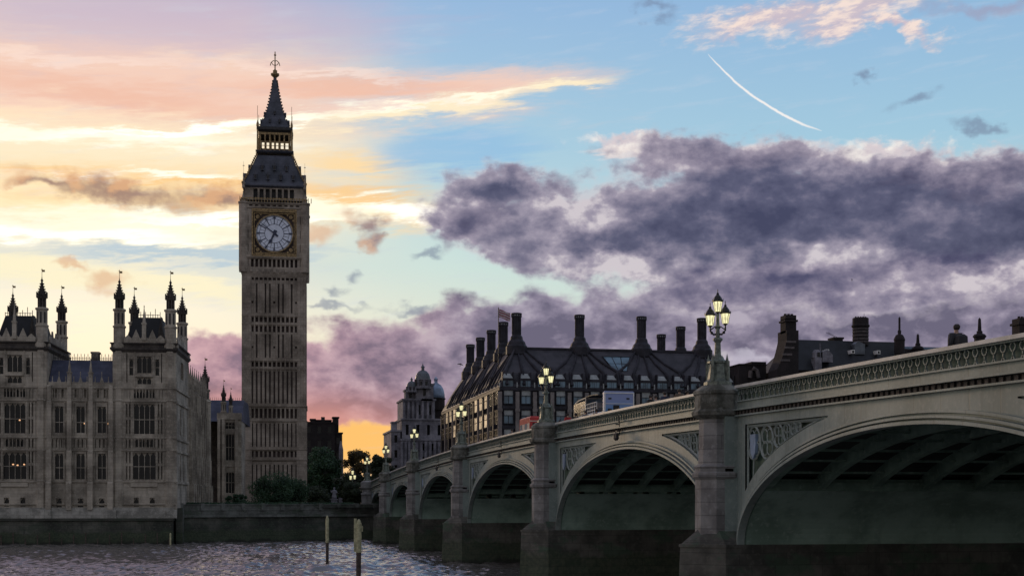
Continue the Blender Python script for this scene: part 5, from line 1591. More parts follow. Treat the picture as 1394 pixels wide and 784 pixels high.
# ================================================================ dark tall building right of the clock tower
Yb = 372.0; s_b = depth(Xat(445, Yb), Yb) / FPX
DB = thing('brick_building', 'dark stepped building with a square chimney right of the clock tower', 'building', (Xat(445, Yb), Yb, 0))
bz = lambda py: CAMZ + (686 - py) * s_b
bx = lambda px: (px - 445) * s_b
def dblock(x0, x1, y0, y1, py, nm='wall', mat='brick', base=None):
    z1 = bz(py); z0 = 5.4 if base is None else bz(base)
    hs = []
    n = max(1, int((bx(x1) - bx(x0)) / 2.6)); k = max(1, int((z1 - z0) / 3.4))
    for i in range(n):
        for j in range(k):
            c = bx(x0) + (bx(x1) - bx(x0)) * (i + .5) / n; zz = z0 + (z1 - z0) * (j + .3) / k; hs.append((c - .5, c + .5, zz, zz + 1.7))
    if nm == 'chimney': hs = []
    w = MB(); w.wall(bx(x0), bx(x1), z0, z1, hs, .35, lambda u, z, d: (u, y0 + d, z)); w.box(bx(x0), bx(x1), y0 + .36, y1, z0, z1); w.box(bx(x0) - .2, bx(x1) + .2, y0 - .2, y1, z1, z1 + .4)
    o = w.build(nm, mat, DB)
    for h in hs:
        if 'DW' not in M: M['DW'] = MB().quad((-.5, 0, 0), (.5, 0, 0), (.5, 0, 1.7), (-.5, 0, 1.7)).build('window', 'glass_dark', o); M['DW'].location = ((h[0] + h[1]) / 2, y0 + .3, h[2])
        else: place(M['DW'], ((h[0] + h[1]) / 2, y0 + .3, h[2]), parent=o)
    return o
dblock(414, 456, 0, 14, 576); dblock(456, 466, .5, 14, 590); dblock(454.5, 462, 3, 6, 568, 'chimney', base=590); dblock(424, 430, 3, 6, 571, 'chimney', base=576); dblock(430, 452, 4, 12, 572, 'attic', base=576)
m = MB(); m.rects([(bx(461), bx(467), -.6, 3, 5.4), (bx(461), bx(467), -.6, 3, bz(612)), (bx(463), bx(465), 0, 2, bz(600))]); m.build('stair_turret', 'pale_stone', DB)

# ================================================================ striped brick offices to the right, seen over the parapet
Yr = 268.0
def rbx(px): return Xat(px, Yr)
s_r = depth(rbx(1150), Yr) / FPX
def rz(py, px=1150): return CAMZ + (686 - py) * depth(Xat(px, Yr), Yr) / FPX
NB = thing('gabled_building', 'dark slate-roofed brick building with a fat striped chimney, seen over the parapet', 'building', (rbx(1060), Yr, 0))
NO = Matrix.Translation((-rbx(1060), -Yr, 0))
def nbm(): return MB(NO.copy())
X = rbx
X2 = lambda px: Xat(px, Yr + 5)
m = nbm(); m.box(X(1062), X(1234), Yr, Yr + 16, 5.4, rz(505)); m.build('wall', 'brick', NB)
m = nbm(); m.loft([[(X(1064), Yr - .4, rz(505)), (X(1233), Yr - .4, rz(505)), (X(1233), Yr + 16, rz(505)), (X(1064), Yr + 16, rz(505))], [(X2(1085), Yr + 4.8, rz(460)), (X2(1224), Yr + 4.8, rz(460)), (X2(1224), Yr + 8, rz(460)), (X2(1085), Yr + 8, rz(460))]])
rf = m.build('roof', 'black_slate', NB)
for px_ in (1129.5, 1164.5, 1199.5):
    m = nbm(); m.box(X(px_) - .38, X(px_) + .38, Yr + 1.1, Yr + 5, rz(480), rz(475)); o = m.build('dormer', 'white_paint', rf)
    m = nbm(); m.box(X(px_) - .2, X(px_) + .2, Yr + 1.05, Yr + 1.095, rz(479.2), rz(476)); m.build('window', 'glass_dark', o)
# left gable wall stepping up into its chimney
m = nbm(); prof = [(1056, 505), (1062, 492), (1066, 478), (1069, 465), (1069, 452)]
L_ = []
for a_, py in prof: L_.append((X(a_), X(1085), Yr - .8, Yr + 4, rz(py)))
m.rects([(L_[0][0], L_[0][1], L_[0][2], L_[0][3], 5.4)] + L_); m.build('gable', 'brick', NB)
m = nbm()
for a_, py in ((1061, 494), (1064, 486), (1067, 477), (1069.3, 469)): m.box(X(a_) - .15, X(a_) + 1.9, Yr - .95, Yr - .79, rz(py), rz(py) + .42)
m.build('stone_band', 'brick_band', NB)
m = nbm(); m.box(X(1069), X(1083.5), Yr - .2, Yr + 2.6, rz(455), rz(436)); m.box(X(1067.5), X(1085), Yr - .5, Yr + 2.9, rz(440), rz(437.5)); m.box(X(1069), X(1083.5), Yr - .2, Yr + 2.6, rz(437), rz(431))
for q in (1071.5, 1076, 1080.5): m.lathe(X(q), Yr + 1, [(.32, rz(431.5)), (.27, rz(428.5))], 8)
m.build('chimney', 'brick', NB)
# fat round striped chimney on a pale dormer
m = nbm(); c_ = (X2(1171.5), Yr + 5.0); rr = 11.3 * s_r
m.lathe(*c_, [(rr * .98, rz(466)), (rr * .98, rz(441)), (rr * 1.12, rz(439.5)), (rr * 1.12, rz(438)), (rr, rz(437)), (rr, rz(428.5)), (rr * .9, rz(427.5))], 14); ch = m.build('chimney', 'brick', NB)
m = nbm()
for py in (462, 458, 453, 448, 444): m.lathe(*c_, [(rr * .985, rz(py)), (rr * 1.01, rz(py) + .02), (rr * 1.01, rz(py) + .2), (rr * .985, rz(py) + .22)], 14)
m.build('stone_band', 'brick_band', ch)
m = nbm()
for k in range(5): m.lathe(c_[0] - 1.1 + k * .55, c_[1], [(.2, rz(428)), (.16, rz(425.5))], 6)
m.tube([(c_[0] + .8, c_[1], rz(428)), (c_[0] + .8, c_[1], rz(421))], .04, 4); m.build('chimney_pot', 'iron_dark', ch)
m = nbm(); m.box(X(1164.5) + .9, X(1184), Yr + 2.2, Yr + 5, rz(480), rz(466)); m.add([(X(1164.5) + .9, Yr + 2.2, rz(466)), (X(1184), Yr + 2.2, rz(466)), (X(1175), Yr + 2.2, rz(462)), (X(1164.5) + .9, Yr + 5, rz(466)), (X(1184), Yr + 5, rz(466)), (X(1175), Yr + 5, rz(462))], [(0, 1, 2), (5, 4, 3), (0, 2, 5, 3), (1, 4, 5, 2)]); m.build('gablet', 'lead_grey', NB)
m = nbm(); m.box(X2(1135), X2(1147.5), Yr + 5, Yr + 7.5, rz(463), rz(456)); m.box(X2(1134), X2(1148.5), Yr + 4.8, Yr + 7.7, rz(457.5), rz(455))
for q in (1141, 1144): m.tube([(X2(q), Yr + 6, rz(455)), (X(q), Yr + 6, rz(448))], .04, 4)
m.build('chimney', 'brick', NB)
# corner turret with a slim spire
c_ = (X(1227.5), Yr + 1.0); rr = 7.2 * s_r
m = nbm(); m.lathe(*c_, [(rr * .8, 5.4), (rr * .8, rz(484)), (rr, rz(478)), (rr, rz(462)), (rr * 1.1, rz(460)), (rr * .95, rz(457)), (rr * .7, rz(453.5)), (rr * .3, rz(452)), (rr * .36, rz(448)), (rr * .2, rz(446)), (rr * .2, rz(430)), (.03, rz(428))], 10); m.build('turret', 'brick', NB)
# baroque scrolled dormer, pale
m = nbm(); yq = Yr - 1.0
m.box(X(1107), X(1116), yq, yq + 2, rz(505), rz(488)); m.lathe(X(1111.5), yq + 1, [(1.0, rz(488)), (.9, rz(481)), (.5, rz(477))], 10); m.lathe(X(1116.5), yq + 1, [(.12, rz(480)), (.12, rz(470)), (.0, rz(467))], 6)
m.add([(X(1117), yq, rz(494)), (X(1131), yq, rz(494)), (X(1131), yq, rz(484)), (X(1124), yq, rz(477)), (X(1117), yq, rz(480)), (X(1117), yq + 2, rz(494)), (X(1131), yq + 2, rz(494)), (X(1131), yq + 2, rz(484)), (X(1124), yq + 2, rz(477)), (X(1117), yq + 2, rz(480))],
      [(0, 1, 2, 3, 4), (9, 8, 7, 6, 5), (1, 6, 7, 2), (2, 7, 8, 3), (3, 8, 9, 4)])
m.build('scrolled_dormer', 'pale_stone', NB)
m = nbm(); m.box(X(1110), X(1113.5), yq - .05, yq - .01, rz(487), rz(481)); m.build('window', 'glass_dark', NB)
# low dark block beside it
t = thing('stack_block', 'low dark parapet block with an arched hood, between the office roof and the gabled building', 'building', (X(1021), Yr + 6, 0))
m = MB(); w_ = X(1058) - X(1021); m.box(0, w_, 0, 8, 5.4, rz(494)); m.box(w_ * .45, w_, 0, 8, rz(494), rz(490.5)); m.box(-.15, w_ + .15, -.15, 8.1, rz(495), rz(493.7)); m.build('wall', 'brick', t)
m = MB(); m.tube([(w_ * .36, -.5, rz(513)), (w_ * .38, -.5, rz(504)), (w_ * .5, -.5, rz(500)), (w_ * .62, -.5, rz(503)), (w_ * .68, -.5, rz(513))], .45, 6); m.build('arched_hood', 'brick_band', t)
# second range further right: only obelisk finials and a chimney clear the parapet
SB = thing('obelisk_building', 'building hidden behind the parapet, only its two obelisk finials and right hand chimney showing', 'building', (X(1240), Yr + 4, 0))
so = Matrix.Translation((-X(1240), -Yr - 4, 0)); sbm = lambda: MB(so.copy())
m = sbm(); m.box(X(1240), X(1430), Yr + 4, Yr + 18, 5.4, rz(472, 1250)); m.build('wall', 'brick', SB)
m = sbm(); m.rects([(X(1240), X(1430), Yr + 4, Yr + 18, rz(472, 1250)), (X(1252), X(1425), Yr + 9, Yr + 12, rz(466, 1300))]); m.build('roof', 'black_slate', SB)
def obelisk(px, pt, pb, wide):
    m = sbm(); s = depth(X(px), Yr) / FPX; c = (Xat(px, Yr + 3.5), Yr + 3.5); r = wide * s
    z = lambda py: rz(py, px)
    m.lathe(*c, [(r * 2.0, 5.4), (r * 2.0, z(pb + 6)), (r * 2.6, z(pb + 3)), (r * 2.0, z(pb)), (r * 1.1, z(pb - 1)), (r * 1.1, z(pb - 4)), (r * .75, z(pb - 5)), (r * .5, z(pt + 1)), (.02, z(pt - 1))], 8); m.build('obelisk_finial', 'brick', SB)
obelisk(1249.5, 452, 469, 3.2); obelisk(1333.5, 430, 452, 3.6)
m = sbm(); m.box(X2(1384.5), X2(1402), Yr + 4, Yr + 7, rz(470, 1390), rz(429, 1390)); m.box(X2(1382.5), X2(1404), Yr + 3.7, Yr + 7.3, rz(438, 1390), rz(435, 1390))
for q in (1387, 1391, 1395): m.lathe(X2(q), Yr + 5, [(.3, rz(429, 1390)), (.25, rz(426, 1390))], 6)
m.build('chimney', 'brick', SB)
# ================================================================ trees and shrubs
def leafmat(name, a, b_, c_):
    m, b, out = new_mat(name)
    n_ = S.tree.nodes.new('ShaderNodeNewGeometry')
    rnd = S(n_.outputs['Random Per Island'])
    c = cmix(rnd, a, b_); c = cmix(smooth(noise(pos_vec(.35, .35, .35), 1, 2), .45, .65) * .7, c, c_)
    S.tree.links.new(c, b.inputs['Base Color']); b.inputs['Roughness'].default_value = .65
    tr = S.tree.nodes.new('ShaderNodeBsdfTranslucent'); S.tree.links.new(c, tr.inputs[0])
    mx = S.tree.nodes.new('ShaderNodeMixShader'); mx.inputs[0].default_value = .3
    S.tree.links.new(b.outputs[0], mx.inputs[1]); S.tree.links.new(tr.outputs[0], mx.inputs[2]); S.tree.links.new(mx.outputs[0], out.inputs[0])
    return m
M['leaf_dark'] = leafmat('dark_leaf', (.030, .045, .022), (.055, .075, .035), (.018, .028, .015))
M['leaf_green'] = leafmat('green_leaf', (.028, .070, .030), (.055, .115, .050), (.020, .045, .022))
M['leaf_autumn'] = leafmat('bronze_leaf', (.075, .060, .022), (.13, .095, .035), (.05, .045, .02))
M['bark'] = masonry('bark', (.06, .05, .04), (.03, .025, .02), (.09, .075, .06), 0, blotch=1)
def tree(label, cat, x, y, z0, rx, ry, h, n=5000, leaf=.32, mat='leaf_dark', trunk=.35, clumps=26, seed=1, group=None, base=.28, name='tree', dens=1.0):
    rg = random.Random(seed)
    t = thing(name, label, cat, (x, y, z0), 0, group)
    m = MB()
    cz = h * (1 + base) / 2; rz_ = h * (1 - base) / 2
    cl = []
    for i in range(clumps):
        while True:
            p = Vector((rg.uniform(-1, 1), rg.uniform(-1, 1), rg.uniform(-1, 1)))
            if p.length < 1 and (p.length > .45 or rg.random() < .3): break
        cl.append((p.x * rx * .82, p.y * ry * .82, cz + p.z * rz_ * .85, rg.uniform(.20, .40) * min(rx, rz_ * 1.2)))
    m.tube([(0, 0, -.3), (rx * .03, 0, h * .2), (-rx * .02, 0, h * .45), (0, 0, h * .75)], [trunk, trunk * .8, trunk * .5, trunk * .2], 8)
    for i in range(min(10, clumps)):
        c = cl[i]; zz = h * rg.uniform(.2, .5)
        m.tube([(0, 0, zz), (c[0] * .5, c[1] * .5, (zz + c[2]) / 2 + .4), (c[0], c[1], c[2])], [trunk * .4, trunk * .25, trunk * .08], 5)
    m.build('trunk', 'bark', t)
    vs = []; fs = []
    for i in range(n):
        c = cl[rg.randrange(len(cl))]
        d = Vector((rg.gauss(0, 1), rg.gauss(0, 1), rg.gauss(0, 1))).normalized() * (c[3] * rg.random() ** .4)
        p = Vector((c[0] + d.x, c[1] + d.y, c[2] + d.z * .8))
        u = Vector((rg.gauss(0, 1), rg.gauss(0, 1), rg.gauss(0, 1))).normalized(); w = u.orthogonal().normalized(); s = leaf * rg.uniform(.5, 1.2)
        k = len(vs); vs += [tuple(p + u * s), tuple(p + w * s * .55), tuple(p - u * s), tuple(p - w * s * .55)]; fs.append((k, k + 1, k + 2, k + 3))
    mm = MB(); mm.v = vs; mm.f = fs; mm.build('crown', mat, t)
    return t
def at(px, Y): return Xat(px, Y)
def mpp(px, Y): return depth(at(px, Y), Y) / FPX
def tr(label, px, Y, wpx, pytop, pybot=690, **k):
    s = mpp(px, Y); x = at(px, Y); r = wpx * s / 2; h = (686 - pytop) * s + CAMZ - 5.6
    return tree(label, k.pop('cat', 'tree'), x, Y, 5.6, r, k.pop('ry', r), h, **k)
tr('big rounded dark green shrub at the foot of the clock tower', 378, 284, 90, 640, cat='shrub', name='shrub', n=20000, leaf=.24, mat='leaf_green', trunk=.3, clumps=90, seed=3, base=-.6)
tr('bronze-tinged open tree against the orange sunset left of the bridge end', 484, 330, 42, 604, n=5500, leaf=.30, mat='leaf_autumn', clumps=34, seed=5)
tr('dark dense tree just left of the domed building', 519, 345, 40, 612, n=8000, leaf=.36, mat='leaf_dark', clumps=34, seed=8, base=.1)
tr('low dark tree between the bronze tree and the bridge end', 501, 320, 34, 630, n=6000, leaf=.34, clumps=26, seed=9, base=.05)
tr('broad dark tree covering the foot of the stepped brick building', 440, 345, 66, 606, n=12000, leaf=.36, mat='leaf_green', clumps=50, seed=12, base=.02)
tr('narrow dark tree touching the right edge of the clock tower', 426, 318, 30, 628, n=5000, leaf=.3, clumps=24, seed=14, base=.02, mat='leaf_green')
tr('dark tree under the bronze tree, behind the pale statue', 470, 310, 36, 640, n=6000, leaf=.32, clumps=26, seed=15, base=.0)
tr('low dark bush left of the statue on the embankment', 436, 262, 40, 660, cat='shrub', name='shrub', n=6000, leaf=.22, clumps=26, seed=16, base=.0)
tr('low dark bush right of the statue, beside the bridge end', 484, 256, 44, 655, cat='shrub', name='shrub', n=6000, leaf=.22, clumps=26, seed=17, base=.0)
tr('small dark bush at the left side of the round shrub', 322, 258, 44, 672, cat='shrub', name='shrub', n=4000, leaf=.2, clumps=20, seed=18, base=.0, mat='leaf_green')
# clipped hedge along the embankment
t = thing('hedge', 'long low dark hedge behind the embankment wall', 'hedge', (8, 231, 5.6)); t.rotation_euler = (0, 0, math.atan2(15, 32))
rg = random.Random(40); vs = []; fs = []
for i in range(9000):
    p = Vector((rg.uniform(-17, 13), rg.uniform(-.7, .7), rg.uniform(0, .75) ** 1.0))
    u = Vector((rg.gauss(0, 1), rg.gauss(0, 1), rg.gauss(0, 1))).normalized(); w = u.orthogonal().normalized(); s = .16
    k = len(vs); vs += [tuple(p + u * s), tuple(p + w * s * .6), tuple(p - u * s), tuple(p - w * s * .6)]; fs.append((k, k + 1, k + 2, k + 3))
mm = MB(); mm.v = vs; mm.f = fs; mm.build('foliage', 'leaf_green', t)
# far wooded skyline low on the horizon so no bare horizon shows
for i, (px, Y, w, pt) in enumerate([(300, 420, 60, 668), (455, 430, 60, 655), (505, 430, 70, 648), (540, 470, 60, 640)]):
    tr(['distant low tree behind the link range', 'distant tree behind the stepped building', 'distant tree behind the bridge end', 'distant tree in front of the low wing of the domed building'][i], px, Y, w, pt, n=3500, leaf=.5, clumps=22, seed=50 + i, base=.0)
# ================================================================ statue on its plinth at the bridge foot
sx0, sy0 = Xat(455, 243), 243.0; ss = depth(sx0, sy0) / FPX
t = thing('statue', 'small pale standing statue on a stone plinth at the foot of the bridge', 'statue', (sx0, sy0, 5.6))
m = MB(); m.rects([(-.8, .8, -.8, .8, -.1), (-.8, .8, -.8, .8, .3), (-.55, .55, -.55, .55, .4), (-.5, .5, -.5, .5, 1.25), (-.62, .62, -.62, .62, 1.3), (-.62, .62, -.62, .62, 1.42)]); m.build('plinth', 'pale_stone', t)
m = MB(); m.lathe(0, 0, [(.46, 1.42), (.42, 1.9), (.30, 2.35), (.36, 2.75), (.30, 2.95), (.10, 3.02), (.10, 3.08), (.17, 3.2), (.17, 3.35), (.05, 3.45)], 12)
m.tube([(.3, 0, 2.85), (.45, -.2, 2.55), (.25, -.42, 2.45)], [.11, .09, .06], 6); m.tube([(-.3, 0, 2.85), (-.5, -.05, 2.5), (-.6, -.2, 2.9)], [.11, .09, .06], 6); m.build('figure', 'pale_stone', t, True)

# ================================================================ mooring posts in the river
def post(px, Y, pytop, label, tilt=0, w=.16, extra=False):
    x = Xat(px, Y); zt_ = Zat(pytop, x, Y)
    t = thing('mooring_post', label, 'mooring post', (x, Y, 0), 0, 'posts standing in the river'); t.rotation_euler = (0, R(tilt), 0)
    split = zt_ - 2.6
    m = MB(); m.lathe(0, 0, [(w * .95, -3.5), (w, split)], 12); m.build('pile', 'wood', t)
    m = MB(); m.lathe(0, 0, [(w * 1.12, split - .05), (w * 1.12, zt_ - .35), (w * .5, zt_), (.02, zt_ + .05)], 12)
    if extra: m.box(.05, w * 1.6, -.09, .09, zt_ - .95, zt_ - .5); m.box(-w * 1.9, -w * .9, -.06, .06, zt_ - 2.6, zt_ + .1)
    m.build('painted_top', 'yellow', t)
post(445.5, 140, 702, 'thinner wooden post with a faded yellow top', 0, .155)
post(488, 113, 707, 'thicker wooden post with a faded yellow cap and side board, nearer the bridge', .4, .205, True)
x = Xat(232, 206); m = MB(); m.lathe(0, 0, [(.12, -2), (.12, 1.9), (.02, 2.0)], 8); t = thing('marker_stake', 'short pale marker stake in the water at the corner of the river wall', 'marker stake', (x, 206, 0)); m.build('stake', 'yellow', t)

# ================================================================ buses on the bridge
def deck(Y): return ztop(Y) - 1.12
def wheel(par, x, y, r=.5):
    m = MB(Matrix.Rotation(PI / 2, 4, 'Y')); m.lathe(0, 0, [(r, -.14), (r, .14)], 18); o = m.build('wheel', 'iron_dark', par); o.location = (x, y, r)
    m = MB(Matrix.Rotation(PI / 2, 4, 'Y')); m.lathe(0, 0, [(r * .5, -.16), (r * .5, .16)], 12); m.build('rim', 'white_paint', o)
mb_, b, _o = new_mat('blue_fading_bus_paint')
sepn = S.tree.nodes.new('ShaderNodeSeparateXYZ'); S.tree.links.new(pos_vec(1, 1, 1, 'obj'), sepn.inputs[0])
S.tree.links.new(cmix(smooth(S(sepn.outputs[2]), 2.0, 3.6), (.06, .27, .55), (.27, .33, .58)), b.inputs['Base Color']); b.inputs['Roughness'].default_value = .4
M['bus_blue'] = mb_
M['cream'] = plain('cream_canopy', (.72, .64, .52), .6, 0, .06)
M['red'] = plain('red_bus_paint', (.50, .035, .035), .35, 0, .1)
M['seat'] = plain('bus_seat', (.35, .30, .26), .7)
t = thing('tour_bus', 'pale blue open-top double-decker bus with cream front canopy and railed upper deck', 'bus', (26.95, 100.6, deck(104))); t.scale = (.93, 1, .875)
Lb, W = 9.6, 2.5
m = MB(); m.box(0, W, 0, Lb, .35, 2.45); m.build('lower_body', 'bus_blue', t)
m = MB(); m.box(-.012, -.002, .8, Lb - .9, 1.25, 2.1); m.build('lower_window', 'glass_dark', t)
m = MB(); m.rects([(0, W, -.02, .35, 2.45), (0, W, -.02, .35, 4.05), (.12, W - .12, -.02, .3, 4.15)]); m.box(.3, W, .35, 1.4, 2.45, 4.02); rp = m.build('rear_panel', 'bus_blue', t)
m = MB(); m.box(.75, 1.25, -.05, -.021, 2.3, 2.95); m.box(.3, .62, -.05, -.021, 2.3, 2.65); m.box(1.7, 2.2, -.05, -.021, 2.45, 2.8); m.build('rear_window', 'glass_dark', rp)
m = MB(); m.box(.02, .1, -.06, -.021, .9, 4.02); m.box(W - .1, W - .02, -.06, -.021, .9, 4.02); m.box(.1, W - .1, -.06, -.021, 3.94, 4.02); m.box(.1, W - .1, -.05, -.021, 3.05, 3.1); m.build('rear_trim', 'white_paint', rp)
m = MB(); m.box(.35, .6, -.05, -.021, 3.45, 3.58); m.box(1.85, 2.1, -.05, -.021, 3.45, 3.58); m.build('marker_lamp', 'iron_dark', rp)
m = MB()
for z in (2.75, 3.05, 3.4): m.tube([(.02, 2.2, z), (.02, 7.0, z)], .035, 5)
for i in range(8): m.tube([(.02, 2.2 + i * .68, 2.45), (.02, 2.2 + i * .68, 3.42)], .03, 5)
m.build('upper_railing', 'white_paint', t)
m = MB(); m.box(0, W, 2.2, Lb, 2.45, 2.52); m.build('upper_deck', 'bus_blue', t)
for i in range(6):
    m = MB(); y = 2.9 + i * .8
    for x in (.3, 1.5): m.box(x, x + .8, y, y + .4, 2.85, 2.95); m.box(x, x + .8, y, y + .08, 2.9, 3.4)
    m.build('seat', 'seat', t)
m = MB(); n_ = 8
m.loft([[(0, y, 3.95 + .12 * math.sin((y - 1.8) / 5 * PI)), (W, y, 3.95 + .12 * math.sin((y - 1.8) / 5 * PI)), (W, y, 4.03 + .12 * math.sin((y - 1.8) / 5 * PI)), (0, y, 4.03 + .12 * math.sin((y - 1.8) / 5 * PI))] for y in np.linspace(1.8, 5.6, 7)]); m.build('canopy', 'iron_dark', t)
m = MB(); m.loft([[(0, y, z), (W, y, z), (W, y, z + .1), (0, y, z + .1)] for y, z in ((5.6, 3.98), (8.0, 3.9), (9.5, 3.62))]); m.box(0, .06, 5.6, 5.7, 2.5, 4.0); m.box(0, .06, 9.4, 9.5, 2.5, 3.65); m.box(W - .06, W, 9.4, 9.5, 2.5, 3.65); m.build('front_canopy', 'cream', t)
m = MB(); m.box(.0, .03, 5.7, 9.4, 2.5, 3.75); m.build('side_glass', 'glass_dark', t)
MB().box(.05, W - .05, 9.48, 9.52, 2.5, 3.62).build('windscreen', 'glass_dark', t)
for x in (.16, W - .16):
    for y in (1.9, 7.6): wheel(t, x, y)
t = thing('city_bus', 'red double-decker bus mostly hidden behind the parapet, its lit top row showing', 'bus', (28.9, 136.4, deck(138)))
W = 2.25
m = MB(); m.rects([(0, W, 0, 5.2, .35), (0, W, 0, 5.2, 3.9), (.1, W - .1, .1, 5.1, 4.02)]); m.build('body', 'red', t)
for i in range(4):
    m = MB(); m.box(-.02, -.002, .3 + i * 1.2, 1.3 + i * 1.2, 2.75, 3.35); m.build('window', 'glass_blue' if i % 2 else 'cream', t)  # cream panes put the lit speckles into the window colour
    m = MB(); m.box(-.02, -.002, .3 + i * 1.2, 1.3 + i * 1.2, 1.25, 2.0); m.build('window', 'glass_dark', t)
m = MB(); m.box(-.02, W, -.03, -.002, 3.5, 3.58); m.build('stripe', 'cream', t)
m = MB(); m.box(.25, W - .25, -.02, -.002, 2.7, 3.35); m.build('rear_window', 'glass_dark', t)
for x in (.16, W - .16):
    for y in (1.1, 4.1): wheel(t, x, y)

# ================================================================ people on the bridge footway
def skin(name, verts, edges, rad, mat, par, root=0, lev=1):
    me = bpy.data.meshes.new(name); me.from_pydata(verts, edges, []); me.update(); me.materials.append(mat)
    o = bpy.data.objects.new(name, me); C.objects.link(o)
    if par is not None: o.parent = par
    o.modifiers.new('skin', 'SKIN')
    if not me.skin_vertices: me.attributes.new if False else None
    for i, r in enumerate(rad):
        sv = me.skin_vertices[0].data[i]; sv.radius = (r, r) if not isinstance(r, tuple) else r
        sv.use_root = (i == root)
    s = o.modifiers.new('sub', 'SUBSURF'); s.levels = lev; s.render_levels = lev
    return o
M['skin'] = plain('skin', (.38, .24, .18), .6, 0, .1); M['hair'] = plain('dark_hair', (.03, .022, .018), .7, 0, .2)
coatm = {'black': plain('black_coat', (.02, .02, .024), .8), 'red': plain('red_coat', (.38, .03, .03), .8), 'navy': plain('navy_coat', (.03, .035, .07), .8), 'grey': plain('grey_coat', (.14, .14, .15), .8), 'brown': plain('brown_coat', (.11, .075, .05), .8), 'pale': plain('pale_coat', (.42, .40, .37), .8)}
def person(label, x, Y, rz_, coat, stride=.18, arms='down', h=1.74, bag=False, bulk=1.12):
    t = thing('person', label, 'person', (x, Y, ztop(Y) - .965), R(rz_), None)
    s = h / 1.74
    V = [(0, 0, .95), (0, 0, 1.15), (0, 0, 1.38), (0, 0, 1.50), (0, -.01, 1.64),
         (.09, 0, .90), (.10, stride * .6, .50), (.10, stride, .08), (.10, stride - .16, .03),
         (-.09, 0, .90), (-.10, -stride * .3, .50), (-.10, -stride - .02, .08), (-.10, -stride - .16, .03)]
    if arms == 'camera': A = [(.19, 0, 1.40), (.27, -.06, 1.18), (.08, -.26, 1.32), (-.19, 0, 1.40), (-.27, -.06, 1.18), (-.08, -.26, 1.32)]
    else: A = [(.19, 0, 1.40), (.25, .03, 1.14), (.23, -.08, .90), (-.19, 0, 1.40), (-.25, .0, 1.14), (-.24, .08, .90)]
    V = [(a * s, b_ * s, c * s) for a, b_, c in V + A]
    E = [(0, 1), (1, 2), (2, 3), (3, 4), (0, 5), (5, 6), (6, 7), (7, 8), (0, 9), (9, 10), (10, 11), (11, 12), (2, 13), (13, 14), (14, 15), (2, 16), (16, 17), (17, 18)]
    Rr = [(.14, .10), (.12, .09), (.15, .10), (.055, .055), (.095, .105), .085, .062, .042, .04, .085, .062, .042, .04, .06, .045, .03, .06, .045, .03]
    Rr = [tuple(q * s for q in r) if isinstance(r, tuple) else r * s for r in Rr]
    body = skin('body', V, E, Rr, M['skin'], t)
    cv = [V[0], V[1], V[2], (0, 0, 1.46 * s), V[13], V[14], tuple(np.array(V[14]) * .25 + np.array(V[15]) * .75), V[16], V[17], tuple(np.array(V[17]) * .25 + np.array(V[18]) * .75), (0, .0, .78 * s)]
    skin('coat', cv, [(10, 0), (0, 1), (1, 2), (2, 3), (2, 4), (4, 5), (5, 6), (2, 7), (7, 8), (8, 9)],
         [tuple(np.array(q) * bulk) if isinstance(q, tuple) else q * bulk for q in [(.19, .14), (.19, .14), (.23, .15), (.12, .10), .11, .08, .055, .11, .08, .055, (.20, .15)]], coatm[coat], t, 1)
    skin('trousers', [V[0], V[5], V[6], V[7], V[9], V[10], V[11]], [(0, 1), (1, 2), (2, 3), (0, 4), (4, 5), (5, 6)], [.13, .10, .08, .065, .10, .08, .065], coatm['navy' if coat != 'navy' else 'black'], t)
    m = MB(); m.lathe(0, .015 * s, [(.085 * s, 1.60 * s), (.115 * s, 1.66 * s), (.112 * s, 1.72 * s), (.06 * s, 1.775 * s), (.0, 1.78 * s)], 10); m.build('hair', M['hair'], t, True)
    m = MB(); m.lathe(0, -.115 * s, [(.0, 1.61 * s), (.018, 1.62 * s), (.0, 1.66 * s)], 6); m.build('nose', M['skin'], body)
    if bag:
        b2 = thing('backpack', 'dark backpack on the large silhouetted walker', 'backpack', (x, Y, ztop(Y) - .965), R(rz_))
        m = MB(); m.rects([(-.15, .15, .14, .34, 1.02), (-.17, .17, .14, .38, 1.1), (-.17, .17, .14, .36, 1.4), (-.10, .10, .14, .28, 1.48)]); m.build('pack', coatm['black'], b2)
        m = MB(); m.tube([(.12, .15, 1.44), (.13, -.1, 1.46), (.14, -.13, 1.2), (.14, .12, 1.08)], .02, 5); m.tube([(-.12, .15, 1.44), (-.13, -.1, 1.46), (-.14, -.13, 1.2), (-.14, .12, 1.08)], .02, 5); m.build('strap', coatm['black'], b2)
    return t
def onb(px, X): return X * (FPX * (1 + math.tan(TH) ** 2)) / (px - 320) - X * math.tan(TH)   # distance at which this bearing meets the footway
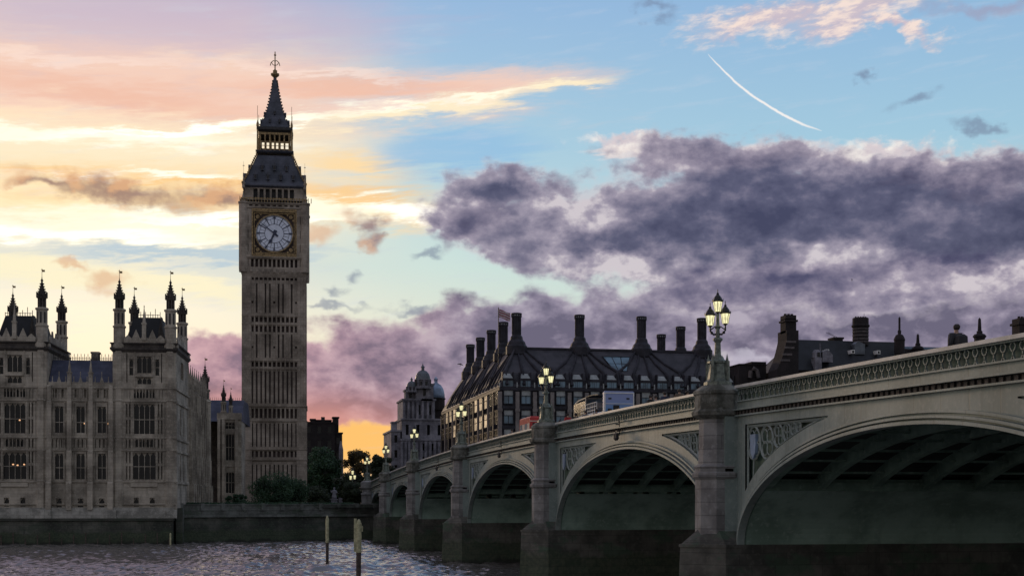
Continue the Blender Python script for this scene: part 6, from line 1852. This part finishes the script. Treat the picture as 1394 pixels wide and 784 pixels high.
for px_, X_, coat, rz_, arms, h_, lab in (
        (1302, 23.75, 'black', 190, 'down', 1.80, 'dark silhouetted walker with a backpack near the right end of the parapet'),
        (773, 24.2, 'red', 20, 'down', 1.76, 'walker in a red coat just right of the second lamp'),
        (762, 25.4, 'brown', 200, 'down', 1.70, 'walker in brown between the second lamp and the red coated walker'),
        (784, 24.6, 'black', 170, 'down', 1.72, 'walker in black just right of the red coated one'),
        (797, 24.3, 'grey', 10, 'down', 1.66, 'walker in grey below the cream front of the blue bus'),
        (812, 24.9, 'navy', 190, 'down', 1.74, 'walker in navy beside the railed deck of the blue bus'),
        (886, 24.4, 'black', 30, 'down', 1.72, 'walker in black just right of the blue bus'),
        (893, 25.0, 'pale', 0, 'down', 1.76, 'walker in a pale coat, one of a pair right of the blue bus'),
        (905, 24.3, 'navy', 180, 'down', 1.70, 'walker in navy right of the pale coated walker'),
        (655, 24.6, 'red', 10, 'down', 1.74, 'walker in red left of the small red bus'),
        (664, 25.2, 'black', 190, 'down', 1.72, 'walker in black left of the small red bus'),
        (697, 24.5, 'grey', 0, 'down', 1.76, 'walker in grey right behind the third lamp, before the red bus'),
        (925, 24.6, 'brown', 180, 'down', 1.74, 'walker in brown a little left of the nearest lamp'),
        (936, 25.6, 'black', 0, 'down', 1.78, 'walker in black close to the left of the nearest lamp'),
        (552, 24.4, 'red', 0, 'down', 1.72, 'tiny far walker in red near the far end of the bridge'),
        (541, 24.6, 'pale', 0, 'down', 1.74, 'tiny far walker in a pale coat near the far end of the bridge')):
    person(lab, X_, onb(px_, X_), rz_, coat, arms=arms, h=h_, bag=(px_ == 1302), bulk=1.3 if px_ == 1302 else 1.12)

# ================================================================ birds
def bird(label, px, py, Y, span, rz_, bank):
    x = Xat(px, Y); t = MB()
    s = span / 2
    t.lathe(0, 0, [(.0, -.28 * s), (.10 * s, -.1 * s), (.12 * s, .1 * s), (.06 * s, .32 * s), (.0, .42 * s)], 8)
    t.T = Matrix.Identity(4)
    for sg in (-1, 1):
        P = [(0, .05, .12), (sg * .35 * s, .22 * s, .16 * s), (sg * .7 * s, .18 * s, .02 * s), (sg * 1.0 * s, .02 * s, -.18 * s), (sg * .6 * s, .05 * s, -.12 * s), (sg * .2 * s, .06 * s, -.12 * s)]
        n = len(P); up = [(a, b_ + .02, c) for a, b_, c in P]
        t.add(P + up, [tuple(range(n)), tuple(range(2 * n - 1, n - 1, -1))] + [(i, (i + 1) % n, n + (i + 1) % n, n + i) for i in range(n)])
    t.add([(0, .0, -.2 * s), (.1 * s, 0, -.5 * s), (-.1 * s, 0, -.5 * s), (0, .03, -.35 * s)], [(0, 1, 2), (0, 3, 1), (0, 2, 3), (1, 3, 2)])
    o = t.build('bird', 'iron_dark'); o.location = (x, Y, Zat(py, x, Y)); o.rotation_euler = (R(15), R(bank), R(rz_)); tag(o, label, 'bird', 'birds in flight'); return o
bird('dark bird gliding left of the office building chimneys', 627, 496, 200, 1.1, 15, 10)
bird('dark bird high over the gabled roofs on the right', 1160, 381, 150, .65, 60, 25)
